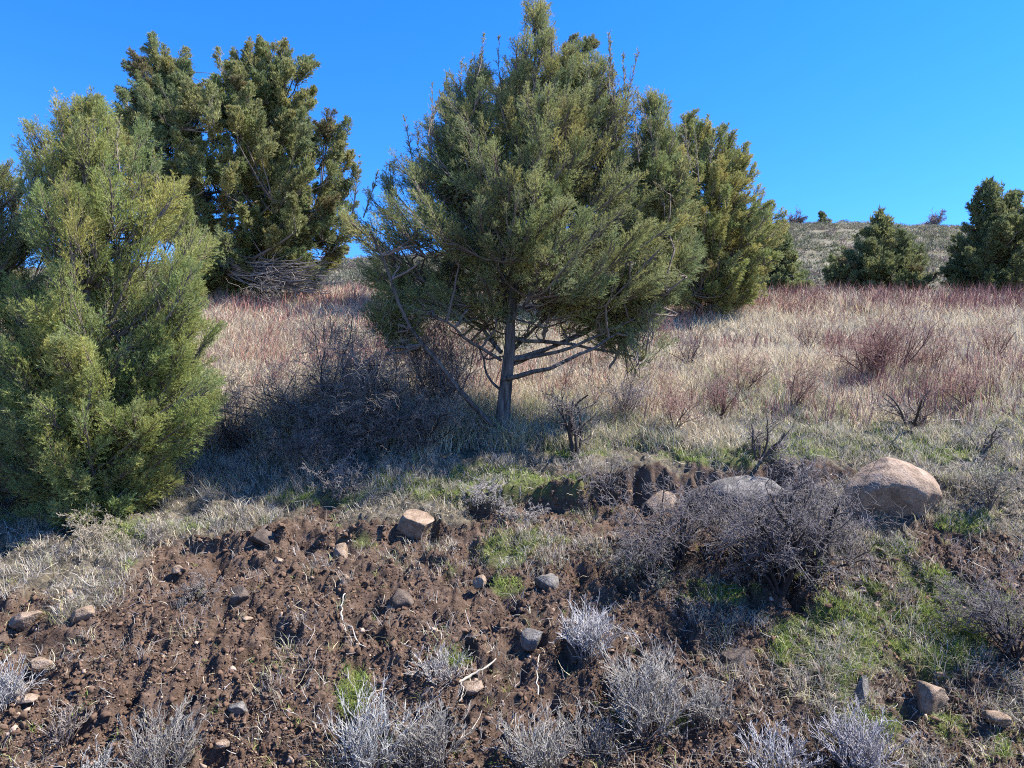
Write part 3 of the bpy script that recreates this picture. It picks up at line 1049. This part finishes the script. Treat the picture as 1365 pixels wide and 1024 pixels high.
T1, _ = juniper('juniper', 'tall open juniper in the middle with a bare forked trunk and spreading limbs', 668, 586, 10.3,
        [[(8, 705, 725), (40, 682, 745), (80, 655, 795), (120, 605, 825), (170, 562, 845), (220, 525, 855), (270, 490, 875), (320, 464, 890), (365, 462, 900), (392, 486, 880), (410, 560, 820)],
         [(128, 862, 876), (170, 842, 905), (220, 832, 922), (270, 830, 930), (330, 820, 937), (372, 800, 928), (398, 800, 890)],
         [(395, 478, 560), (420, 490, 575), (442, 520, 580)], [(395, 770, 905), (420, 775, 895), (440, 790, 860)],
         [(84, 606, 650), (120, 582, 680), (170, 556, 690), (240, 535, 690)], [(68, 745, 798), (110, 745, 830), (170, 745, 842)], [(150, 838, 900), (200, 830, 925), (265, 830, 932)]],
        4300, .46, FINE, GREEN_A, .05,
        tips=[(716, -2, .75), (700, 12, .6), (730, 30, .6), (606, 78, .6), (636, 80, .55), (576, 108, .6), (815, 45, .8), (832, 66, .7), (546, 158, .55),
              (770, 62, .5), (868, 122, .6), (903, 158, .5), (660, 50, .6), (522, 205, .5), (800, 70, .6), (492, 215, .5), (930, 172, .4), (590, 95, .5)],
        trunk_r=.088, lean_top=712,
        limbs_px=[[(660, 572, -.1, .036), (628, 535, -.3), (585, 478, -.45), (556, 452, -.5), (532, 405, -.6), (518, 350, -.7), (500, 310, -.8)],
                  [(672, 505, -.1, .034), (715, 492, -.4), (770, 468, -.6), (805, 448, -.5), (828, 436, -.4)],
                  [(676, 488, 0, .03), (720, 468, .1), (780, 440, .2), (840, 400, .3), (880, 350, .3)],
                  [(674, 480, 0, .03), (700, 450, .3), (740, 420, .6), (790, 370, .9), (810, 320, 1)],
                  [(668, 470, 0, .03), (640, 440, .2), (600, 410, .4), (560, 380, .5), (530, 320, .6)],
                  [(668, 480, 0, .022), (625, 455, -.3), (590, 430, -.5), (560, 415, -.7)],
                  [(676, 440, 0, .034), (692, 415, -.2), (708, 390, -.3), (715, 330, -.3), (722, 250, -.2)],
                  [(674, 430, 0, .034), (668, 390, .1), (660, 330, .2), (648, 250, .3), (640, 180, .3)],
                  [(668, 520, 0, .018), (650, 500, .2), (640, 470, .4), (600, 445, .8)]],
        depth=.68, shell=.55, seed=3, up=1.0, gap=.0, nlimb=16, limb_from=.2, per=12)
juniper('juniper', 'bushy bright green juniper filling the left foreground down to the ground', 118, 690, None,
        [[(136, 112, 128), (162, 74, 180), (200, 58, 222), (250, 36, 258), (300, 14, 276), (360, 5, 280), (420, -10, 290), (480, -15, 290), (540, -10, 280), (600, 0, 258), (650, 10, 232), (685, 20, 205)]],
        3000, .48, FINE, GREEN_A * np.array([1.18, 1.2, .98]), .11, tips=[(125, 132, .5), (85, 150, .4), (50, 185, .35), (108, 150, .4), (200, 195, .35), (40, 215, .3), (150, 150, .4)],
        trunk_r=.09, depth=.8, shell=.5, seed=5, up=1.05, gap=.14, nlimb=14, per=15)
juniper('juniper', 'dense green juniper cut off by the left edge of the photo', -40, 690, None,
        [[(222, -20, 14), (262, -75, 45), (340, -110, 66), (450, -120, 70), (550, -120, 70), (650, -95, 60)]],
        950, .42, FINE, GREEN_A, .06, tips=[(2, 226, .4), (-10, 240, .4)], trunk_r=.09, depth=.8, seed=6, gap=.0, nlimb=8)
juniper('juniper_sapling', 'small pointed juniper sapling in front of the left foreground juniper', 178, 668, None,
        [[(508, 174, 180), (550, 158, 200), (600, 140, 228), (640, 130, 236), (662, 145, 215)]],
        260, .22, FINE, GREEN_A * np.array([1.15, 1.18, 1.0]), .12, tips=[(176, 502, .25)], trunk_r=.02, depth=.8, seed=7, nlimb=5, cat='juniper sapling')
T8, B8 = juniper('juniper', 'mature dark juniper with two tops standing behind on the left', 300, 396, 23,
        [[(42, 220, 256), (75, 176, 264), (120, 158, 280), (175, 148, 290)], [(58, 347, 373), (85, 292, 415), (130, 262, 425), (180, 255, 440)],
         [(150, 145, 430), (185, 148, 455), (220, 160, 472), (270, 180, 474), (320, 222, 465), (345, 245, 455), (365, 260, 440)], [(345, 235, 330), (390, 250, 315)]],
        3200, .62, TUFT, OLIVE * 1.35, .05, trunk_r=.2, lean_top=238, depth=.8, shell=.6, seed=8, up=.8, gap=-.02, nlimb=40, per=12, own_limbs=False)
juniper('juniper', 'old brownish juniper whose top shows above and behind the middle tree', 748, 408, 22,
        [[(55, 745, 800), (85, 660, 825), (110, 640, 832), (150, 600, 840), (200, 590, 860), (260, 590, 880), (330, 600, 880), (385, 640, 850)]],
        800, .65, TUFT, OLIVE * np.array([1, .95, .95]), .05, trunk_r=.22, depth=.8, seed=9, gap=.0, nlimb=14, own_limbs=False)
juniper('juniper', 'olive juniper with golden berries to the right behind the middle tree', 952, 412, 20.5,
        [[(160, 900, 935), (188, 872, 985), (225, 850, 1005), (280, 845, 1026), (330, 845, 1036), (372, 850, 1026), (404, 880, 1010)]],
        2100, .52, FINER, OLIVE * np.array([1.7, 1.6, 1.35]), .10, tips=[(940, 168, .5), (985, 195, .5), (1012, 250, .4)], trunk_r=.2, depth=.85, seed=10, gap=-.2, nlimb=14, own_limbs=False)
juniper('juniper', 'low green juniper tucked against the right side of the olive one', 1045, 392, 29,
        [[(300, 1034, 1042), (335, 1020, 1058), (370, 1005, 1076), (392, 1005, 1076)]],
        330, .65, FAR, DARKG * 1.25, .05, trunk_r=.1, seed=12, nlimb=10, own_limbs=False, gap=-.3, per=7)
juniper('juniper', 'rounded juniper alone on the meadow edge below the hill', 1174, 394, 33,
        [[(288, 1170, 1180), (305, 1150, 1202), (330, 1128, 1222), (355, 1108, 1238), (375, 1100, 1245), (394, 1104, 1240)]],
        700, .7, FAR, DARKG * 1.1, .05, tips=[(1174, 282, .8)], trunk_r=.16, seed=13, nlimb=10, own_limbs=False, gap=-.15, per=7)
juniper('juniper', 'pointed dark juniper at the right edge of the meadow', 1322, 394, 31,
        [[(248, 1314, 1324), (270, 1298, 1342), (300, 1278, 1368), (330, 1266, 1385), (360, 1258, 1395), (394, 1260, 1395)], [(262, 1346, 1354), (300, 1330, 1380), (330, 1320, 1385)]],
        1000, .72, FAR, DARKG, .03, tips=[(1319, 243, .8), (1350, 258, .6), (1300, 262, .5)], trunk_r=.16, seed=14, nlimb=10, own_limbs=False, gap=-.15, per=7)
juniper('juniper', 'tiny dark juniper on the skyline of the far hill', 1098, 303, 147,
        [[(286, 1094, 1101), (295, 1088, 1109), (303, 1089, 1109)]], 60, 1.7, FAR, DARKG * .9, .0, trunk_r=.2, seed=15, nlimb=3, own_limbs=False, gap=-.6)

# ------------------------------------------------------------------ shrubs
def shrub(name, label, cat, px, py, w, h, seed, stems=9, per=(5, 5, 4), r0=.018, wig=.28, up=.06, cols=((.10, .085, .08), (.22, .20, .20)), leafy=0, spread=1.0, at=None,
          group=None, lean=(0, 0), t0=.25, k=7, rmin=.0016, ratio=.62, flat=1.0):
    """branched woody shrub about w x h pixels, rooted at px, py"""
    rng = np.random.default_rng(seed)
    g = ground(px, py)
    if at:
        g = pt(px, py, at)
        g[2] = height(g[0], g[1])
    s = float(np.hypot(g[1], g[2] - EYE)) / F
    wid, hei = w * s / 2, h * s
    az = np.arange(stems) * 2.4 + rng.normal(0, .3, stems)
    out = rng.uniform(.35, 1.0, stems) * spread
    D = np.stack([np.cos(az) * out * wid / hei + lean[0], np.sin(az) * out * wid / hei * flat + lean[1], np.full(stems, 1.)], -1)
    S = g + np.stack([np.cos(az), np.sin(az), 0 * az], -1) * (.03 * wid) - np.array([0, 0, .02])
    L = np.hypot(wid * out * .8, hei * .85) * rng.uniform(.55, .9, stems)
    P = grow(S, D, L, k, wig * .7, up, rng)
    R = r0 * np.linspace(1, .35, k)[None] * rng.uniform(.6, 1.1, (stems, 1))
    levels = [(P, R)]
    for lv, n in enumerate(per):
        P0, R0 = levels[-1]
        S, D, r, t = sprout(P0, R0, n, t0 if lv == 0 else .15, 1.0, .85, rng)
        Lc = (np.linalg.norm(P0[:, -1] - P0[:, 0], axis=1))[np.repeat(np.arange(len(P0)), n)] * ratio * rng.uniform(.45, 1.1, len(S))
        kk = 5 if lv else 6
        P1 = grow(S, D, Lc, kk, wig, up, rng)
        R1 = np.maximum(r[:, None] * .62 * np.linspace(1, .4, kk)[None], rmin)
        levels.append((P1, R1))
    root = empty(name, g)
    c0, c1 = np.array(cols[0]), np.array(cols[1])
    thick, thin = Bag(), Bag()
    for lv, (P1, R1) in enumerate(levels):
        # keep within the shrub's own size and above the ground
        hh = height(P1[..., 0], P1[..., 1], False)
        P1[..., 2] = np.maximum(P1[..., 2], hh + .01 - .05 * (lv == 0))
        f = lv / len(per)
        V, T = tubes(P1, R1, 5 if lv == 0 else 3)
        nv = P1.shape[1] * (5 if lv == 0 else 3)
        col = (c0 * (1 - f) + c1 * f) * rng.uniform(.65, 1.35, (len(P1), 1))
        (thick if lv == 0 else thin).add(V, T, np.repeat(col, nv, 0))
    if leafy:
        P1, _ = levels[-1]
        S, D, r, t = sprout(P1, np.zeros(P1.shape[:2]), leafy, .1, 1, .7, rng)
        D = norm(D) * rng.uniform(.018, .04, (len(S), 1))
        sd = norm(np.cross(D, rng.normal(0, 1, D.shape))) * .0045
        V = np.stack([S - sd, S + sd, S + D], 1)
        lc = np.array([[.16, .17, .11], [.22, .21, .15], [.12, .14, .08]])[rng.integers(0, 3, len(S))]
        thin.add(V.reshape(-1, 3), np.arange(len(S) * 3).reshape(-1, 3), np.repeat(lc, 3, 0))
    thick.build('stems', M_TWIG, True, root, g)
    thin.build('twigs', M_TWIG, False, root, g)
    tag(root, label, cat, group)
    return root


def sage(label, px, py, w, h, seed, n=70, col=(.235, .22, .20), group='grey sagebrush clumps at the foot of the bank', dens=4):
    """upright tuft of thin grey stalks"""
    rng = np.random.default_rng(seed)
    g = ground(px, py)
    s = float(np.hypot(g[1], g[2] - EYE)) / F
    wid, hei = w * s / 2, h * s * .82
    az = rng.uniform(0, 6.283, n)
    r = np.sqrt(rng.random(n))
    S = g + np.stack([np.cos(az) * r * wid * .45, np.sin(az) * r * wid * .45, 0 * az], -1)
    S[:, 2] = height(S[:, 0], S[:, 1], False) - .02
    D = np.stack([np.cos(az) * r * .75 * wid / hei, np.sin(az) * r * .75 * wid / hei, 1 + 0 * az], -1)
    L = hei * rng.uniform(.3, .95, n)
    P = grow(S, D, L, 6, .22, .03, rng)
    R = np.linspace(.0045, .0018, 6)[None] * rng.uniform(.7, 1.2, (n, 1))
    S1, D1, r1, t1 = sprout(P, R, dens, .2, 1, .45, rng)
    P1 = grow(S1, D1, hei * rng.uniform(.10, .34, len(S1)), 4, .25, .08, rng)
    S2, D2, r2, t2 = sprout(P1, np.full(P1.shape[:2], .0018), 3, .2, 1, .5, rng)
    P2 = grow(S2, D2, hei * rng.uniform(.05, .16, len(S2)), 3, .14, .1, rng)
    root = empty('sagebrush', g)
    c = np.array(col)
    b = Bag()
    V, T = tubes(P, R, 3)
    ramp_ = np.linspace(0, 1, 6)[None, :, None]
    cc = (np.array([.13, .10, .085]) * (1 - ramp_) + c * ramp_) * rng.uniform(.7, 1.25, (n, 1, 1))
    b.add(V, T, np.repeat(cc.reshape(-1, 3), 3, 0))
    b.build('stems', M_TWIG, False, root, g)
    b = Bag()
    for PP, rad in ((P1, np.linspace(.0028, .0014, 4)), (P2, np.linspace(.0024, .0012, 3))):
        V, T = tubes(PP, rad, 3)
        b.add(V, T, np.repeat(c * rng.uniform(.7, 1.35, (len(PP), 1)), PP.shape[1] * 3, 0))
    b.build('twigs', M_TWIG, False, root, g)
    tag(root, label, 'sagebrush', group)
    return root


PURPLE = ((.035, .03, .028), (.185, .165, .165))
DARK = ((.05, .04, .035), (.23, .205, .19))
REDBR = ((.09, .05, .045), (.24, .13, .115))
TANTW = ((.12, .10, .085), (.32, .28, .245))

shrub('bare_shrub', 'big tangled grey bare shrub in front of the rocks at right of centre', 'shrub', 1040, 795, 240, 205, 21, 15, (8, 8, 6), .026, .40, .05, PURPLE, spread=1.1, group='bare shrubs')
shrub('bare_shrub', 'grey twiggy shrub leaning on the right side of the big bare one', 'shrub', 1085, 775, 160, 160, 22, 11, (7, 7, 6), .018, .36, .03, PURPLE, group='bare shrubs')
shrub('bare_shrub', 'sprawling grey shrub under the bank lip left of the big bare one', 'shrub', 905, 765, 180, 145, 23, 12, (7, 7, 6), .017, .4, .0, PURPLE, group='bare shrubs')
shrub('bare_shrub', 'low dark shrub spreading over the soil below the undercut', 'shrub', 850, 775, 130, 65, 24, 9, (6, 5, 4), .012, .38, .0, ((.06, .05, .045), (.2, .175, .165)), leafy=2, group='bare shrubs')
shrub('dead_shrub', 'large dark dead shrub tangle left of the middle juniper', 'shrub', 455, 590, 210, 235, 25, 22, (8, 8, 7), .018, .5, -.01, DARK, t0=.05, group='dead shrubs')
shrub('dead_shrub', 'dark dead brush heap at the left end of the tangle', 'shrub', 375, 585, 160, 165, 26, 18, (8, 8, 6), .014, .5, -.02, DARK, t0=.05, group='dead shrubs')
shrub('dead_shrub', 'dead brush with brown stems next to the tangle', 'shrub', 520, 580, 130, 190, 27, 16, (8, 8, 5), .014, .42, .02, ((.06, .045, .04), (.24, .205, .19)), group='dead shrubs')
shrub('dead_shrub', 'upright grey twig shrub just left of the middle trunk', 'shrub', 592, 570, 120, 160, 28, 24, (7, 6, 4), .012, .2, .10, ((.10, .08, .075), (.25, .22, .22)), group='dead shrubs')
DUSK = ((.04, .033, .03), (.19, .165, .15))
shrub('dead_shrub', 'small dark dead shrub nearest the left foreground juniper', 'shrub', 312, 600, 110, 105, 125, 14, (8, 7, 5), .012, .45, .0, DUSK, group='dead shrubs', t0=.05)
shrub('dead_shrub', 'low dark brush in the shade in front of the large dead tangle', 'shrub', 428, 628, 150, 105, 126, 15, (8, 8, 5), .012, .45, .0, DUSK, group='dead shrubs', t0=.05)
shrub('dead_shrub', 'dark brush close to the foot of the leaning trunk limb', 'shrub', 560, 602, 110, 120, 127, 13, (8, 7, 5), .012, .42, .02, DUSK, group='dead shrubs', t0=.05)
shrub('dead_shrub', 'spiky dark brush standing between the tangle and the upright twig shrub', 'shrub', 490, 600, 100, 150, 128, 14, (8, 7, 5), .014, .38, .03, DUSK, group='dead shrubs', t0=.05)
shrub('dead_snag', 'broken upright dead snag rising above the dark brush tangle', 'dead snag', 436, 470, 75, 65, 29, 6, (2, 2), .035, .2, .08, ((.07, .055, .045), (.11, .09, .07)))
shrub('bare_shrub', 'small crooked dark shrub right of the middle trunk', 'shrub', 768, 608, 110, 125, 30, 5, (5, 6, 5), .026, .32, .05, ((.05, .042, .04), (.16, .135, .13)), t0=.35, group='bare shrubs')
shrub('bare_shrub', 'low gnarled dark shrub at the crest above the grey slab', 'shrub', 1010, 612, 110, 90, 31, 6, (5, 5, 4), .022, .3, .03, ((.06, .05, .047), (.18, .15, .145)), group='bare shrubs', lean=(.25, 0))
shrub('bare_shrub', 'sparse crooked dark shrub above the boulder on the right', 'shrub', 1218, 572, 110, 105, 32, 5, (4, 4, 4), .026, .3, .04, ((.05, .042, .04), (.15, .12, .115)), group='bare shrubs')
shrub('bitterbrush', 'dense dark red bitterbrush with arching stems in the right meadow', 'shrub', 1168, 512, 130, 85, 33, 15, (7, 6, 5), .016, .2, .06, REDBR, group='reddish meadow shrubs')
shrub('bitterbrush', 'tall arching reddish stems right of the dense dark bitterbrush', 'shrub', 1192, 500, 120, 105, 34, 9, (5, 4, 3), .016, .16, .03, REDBR, group='reddish meadow shrubs', lean=(.5, 0))
shrub('bitterbrush', 'dark leaning bare bush in the meadow right of the olive juniper', 'shrub', 920, 492, 75, 65, 35, 9, (5, 5, 3), .014, .22, .05, ((.07, .05, .05), (.2, .15, .15)), group='reddish meadow shrubs', lean=(-.2, 0))
shrub('bitterbrush', 'thin reddish bush on the meadow front left of the gnarled crest shrub', 'shrub', 960, 560, 80, 70, 36, 9, (5, 5, 3), .011, .2, .07, REDBR, group='reddish meadow shrubs', lean=(.2, 0))
shrub('bitterbrush', 'pale pinkish twig bush right of the crooked trunk side shrub', 'shrub', 835, 560, 110, 90, 37, 12, (6, 6, 4), .010, .22, .08, ((.14, .11, .10), (.33, .28, .26)), group='reddish meadow shrubs')
for (lab, x, y, ww, hh_, sd_, le) in [
    ('wispy reddish bush by the dark stone far out in the right meadow', 1075, 470, 80, 60, 81, .1),
    ('reddish bush near the right edge of the meadow, in its middle', 1325, 480, 90, 70, 82, .3),
    ('thin red stems leaning right in front of the olive juniper', 985, 530, 90, 85, 83, .5),
    ('low reddish bush halfway between the crooked shrub and the right edge', 1290, 545, 80, 65, 84, .1),
    ('slender reddish bush standing behind the gnarled crest shrub', 1055, 545, 75, 80, 85, .35),
    ('reddish twig bush under the right limbs of the middle juniper', 880, 462, 70, 55, 86, .0),
    ('grey pink twig bush low in the meadow above the crest', 900, 575, 90, 70, 87, .15),
    ('short reddish bush behind the crooked dark shrub on the right', 1240, 500, 70, 55, 88, -.1)]:
    shrub('bitterbrush', lab, 'shrub', x, y, ww * 1.2, hh_, sd_, 8, (6, 5, 4), .010, .26, .05, ((.10, .06, .05), (.30, .18, .15)), group='reddish meadow shrubs', lean=(le, 0))
shrub('bare_shrub', 'small brown dead bush on the turf edge left of the angular block', 'shrub', 452, 668, 90, 68, 38, 7, (6, 6, 4), .013, .35, .02, TANTW, group='bare shrubs')
shrub('bare_shrub', 'thin dead twigs standing in the turf below the sapling', 'shrub', 200, 730, 75, 60, 39, 4, (4, 4, 3), .009, .3, .05, TANTW, group='bare shrubs')
shrub('root_clump', 'dark clump of exposed roots on the bare soil at the left', 'root clump', 262, 800, 120, 46, 40, 12, (6, 6, 4), .012, .42, -.08, DARK)
shrub('bare_shrub', 'grey shrub cut off by the right edge above the green grass', 'shrub', 1352, 880, 120, 125, 41, 12, (7, 6, 5), .015, .3, .05, PURPLE, group='bare shrubs')
shrub('bare_shrub', 'brownish wiry shrub right of the big tan boulder', 'shrub', 1318, 680, 80, 75, 42, 9, (6, 5, 4), .010, .3, .05, TANTW, leafy=1, group='bare shrubs')
shrub('bare_shrub', 'fallen grey branches along the crest at the right edge', 'shrub', 1310, 600, 120, 48, 43, 8, (6, 5, 4), .015, .35, -.02, ((.10, .085, .08), (.26, .235, .23)), group='bare shrubs')
shrub('bare_shrub', 'tan grass-choked twig heap at the foot of the left junipers', 'shrub', 125, 735, 95, 60, 44, 10, (6, 6, 4), .008, .3, .03, ((.2, .17, .13), (.36, .31, .24)), group='bare shrubs')
shrub('bare_shrub', 'matted dead plant hanging over the turf above the angular block', 'shrub', 645, 655, 110, 40, 45, 12, (6, 6, 4), .008, .4, -.05, ((.13, .11, .10), (.34, .31, .29)), group='bare shrubs')
shrub('bare_shrub', 'dark matted roots hanging from the undercut lip of the bank', 'shrub', 800, 645, 150, 45, 46, 14, (6, 6, 4), .009, .4, -.06, ((.05, .042, .038), (.2, .175, .165)), group='bare shrubs')
shrub('bare_shrub', 'grey matted dead plant on the slope right of the angular block', 'shrub', 698, 694, 80, 34, 47, 10, (6, 5, 4), .007, .38, -.03, ((.16, .14, .13), (.36, .33, .30)), group='bare shrubs')
shrub('ridge_shrub', 'purplish rounded shrub on the skyline beside the tiny juniper', 'shrub', 1063, 305, 38, 24, 48, 14, (6, 6, 5), .06, .3, .05, ((.10, .085, .09), (.15, .12, .125)), rmin=.03, at=149, group='skyline shrubs')
shrub('ridge_shrub', 'wide bare shrub on the skyline right of the rounded juniper', 'shrub', 1243, 306, 60, 20, 49, 14, (6, 6, 5), .06, .3, .03, ((.12, .10, .11), (.2, .17, .18)), rmin=.03, at=149, group='skyline shrubs')

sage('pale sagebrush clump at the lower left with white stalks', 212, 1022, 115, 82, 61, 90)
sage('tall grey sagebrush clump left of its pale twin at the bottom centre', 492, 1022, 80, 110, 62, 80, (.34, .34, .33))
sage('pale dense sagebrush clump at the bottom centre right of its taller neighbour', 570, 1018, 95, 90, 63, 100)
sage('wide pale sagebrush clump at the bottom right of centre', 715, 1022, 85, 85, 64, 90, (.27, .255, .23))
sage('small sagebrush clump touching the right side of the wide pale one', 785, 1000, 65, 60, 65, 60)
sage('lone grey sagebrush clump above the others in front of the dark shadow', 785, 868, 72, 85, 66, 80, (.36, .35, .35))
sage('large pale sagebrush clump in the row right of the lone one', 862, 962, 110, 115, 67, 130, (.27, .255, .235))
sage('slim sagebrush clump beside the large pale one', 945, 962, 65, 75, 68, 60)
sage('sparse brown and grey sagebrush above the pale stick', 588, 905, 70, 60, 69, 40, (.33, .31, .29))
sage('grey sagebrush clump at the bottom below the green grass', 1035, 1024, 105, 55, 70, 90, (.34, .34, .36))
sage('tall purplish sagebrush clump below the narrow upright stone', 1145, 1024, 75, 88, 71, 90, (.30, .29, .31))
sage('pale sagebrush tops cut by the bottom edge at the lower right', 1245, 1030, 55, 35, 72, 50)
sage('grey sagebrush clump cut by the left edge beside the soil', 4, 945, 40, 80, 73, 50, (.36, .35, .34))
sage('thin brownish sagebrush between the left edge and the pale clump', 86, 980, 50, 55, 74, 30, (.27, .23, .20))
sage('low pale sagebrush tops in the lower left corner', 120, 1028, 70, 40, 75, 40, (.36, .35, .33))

# fallen sticks
def stick(label, pts, r, col, lift=.03, fork=True):
    pts = np.array(pts, float)
    q = ground(pts[:, 0], pts[:, 1])
    q[:, 2] = height(q[:, 0], q[:, 1], False) + lift + .02
    t = np.linspace(0, len(q) - 1, 12)
    q = np.stack([np.interp(t, np.arange(len(q)), q[:, c]) for c in range(3)], -1)
    q[1:] += np.random.default_rng(int(pts[0, 0])).normal(0, .006, (11, 3))
    g = q[0].copy()
    b = Bag()
    V, T = tubes(q[None], r * np.linspace(1, .55, 12)[None], 6)
    V = V + (V - np.repeat(q, 6, 0)) * (.35 * noise(V * 30, 3))[:, None]
    b.add(V, T, np.array(col))
    o = b.build('fallen_stick', M_TWIG, True, None, g)
    return tag(o, label, 'stick', 'fallen sticks')


stick('pale fallen stick lying across a tan stone', [(612, 918), (628, 908), (645, 900), (662, 887)], .012, (.36, .32, .26))
stick('short pale branch pointing down from the fallen stick', [(614, 915), (617, 930), (613, 944)], .009, (.34, .30, .25))
stick('pale bent stick stuck upright beside a tan stone', [(456, 835), (454, 815), (459, 798)], .009, (.36, .33, .28))
stick('long thin pale straw stick standing right of the tan stone', [(717, 935), (716, 905), (718, 880)], .006, (.46, .40, .31))
stick('weathered branch lying along the crest at the right', [(1215, 566), (1250, 568), (1290, 562)], .012, (.24, .21, .19))


# pale dead lower branches under the back left juniper
def dead_fan():
    rng = np.random.default_rng(88)
    n = 46
    a = pt(np.full(n, 300.) + rng.uniform(-10, 30, n), rng.uniform(335, 365, n), 22.6)
    c = pt(rng.uniform(360, 450, n), rng.uniform(345, 392, n), 21.4)
    m = a * .5 + c * .5
    m[:, 2] -= rng.uniform(.2, .55, n)
    P = bezier(a, m, c, 9)
    P[:, 1:] += np.cumsum(rng.normal(0, .02, (n, 8, 3)), 1)
    S, D, r, t = sprout(P, np.full((n, 9), .012), 9, .3, 1, .5, rng)
    P1 = grow(S, D, rng.uniform(.2, .6, len(S)), 4, .15, .03, rng)
    b = Bag()
    V, T = tubes(P, np.linspace(.028, .010, 9), 4)
    b.add(V, T, np.repeat(np.array([.24, .21, .20]) * rng.uniform(.6, 1.3, (n, 1)), 36, 0))
    V, T = tubes(P1, np.linspace(.010, .006, 4), 3)
    b.add(V, T, np.repeat(np.array([.22, .19, .18]) * rng.uniform(.6, 1.3, (len(P1), 1)), 12, 0))
    o = b.build('dead_branches', M_TWIG, False, T8, B8)
    o['label'] = 'pale bare drooping lower branches'


dead_fan()

# ------------------------------------------------------------------ light, sky, camera
AZ, EL = math.radians(88), math.radians(52)
w = bpy.data.worlds.new('World')
SC.world = w
w.use_nodes = True
nt = w.node_tree
nt.nodes.clear()
sky = nt.nodes.new('ShaderNodeTexSky')
sky.sky_type = 'NISHITA'
sky.sun_disc = False
sky.sun_elevation = EL
sky.sun_rotation = AZ
sky.altitude = 1400
sky.air_density = 1.0
sky.dust_density = 0.0
sky.ozone_density = 6.0
hs = nt.nodes.new('ShaderNodeHueSaturation')
hs.inputs['Saturation'].default_value = 1.27
hs.inputs['Hue'].default_value = 0.510
hs.inputs['Value'].default_value = 1.0
bg = nt.nodes.new('ShaderNodeBackground')
bg.inputs['Strength'].default_value = 0.135
wo = nt.nodes.new('ShaderNodeOutputWorld')
nt.links.new(sky.outputs[0], hs.inputs['Color'])
nt.links.new(hs.outputs[0], bg.inputs[0])
nt.links.new(bg.outputs[0], wo.inputs[0])

sl = bpy.data.lights.new('sun', 'SUN')
sl.energy = 5.0
sl.angle = math.radians(.53)
sl.color = (1, .94, .84)
so = bpy.data.objects.new('sun', sl)
C.objects.link(so)
from mathutils import Vector
sd = Vector((math.cos(EL) * math.sin(AZ), math.cos(EL) * math.cos(AZ), math.sin(EL)))
so.rotation_euler = sd.to_track_quat('Z', 'Y').to_euler()
so.location = sd * 60

cd = bpy.data.cameras.new('camera')
cd.sensor_width = 36
cd.lens = F / W * 36
cd.clip_start, cd.clip_end = .05, 2000
co = bpy.data.objects.new('camera', cd)
C.objects.link(co)
co.location = (0, 0, EYE)
co.rotation_euler = (math.pi / 2 + PITCH, 0, 0)
SC.camera = co
SC.view_settings.view_transform = 'Standard'
SC.view_settings.look = 'None'
SC.view_settings.exposure = 1.58
SC.view_settings.gamma = 1.0
SC.cycles.use_denoising = False
SC.cycles.pixel_filter_type = 'BLACKMAN_HARRIS'
SC.cycles.filter_width = 1.1
SC.cycles.max_bounces = 6
SC.cycles.diffuse_bounces = 3
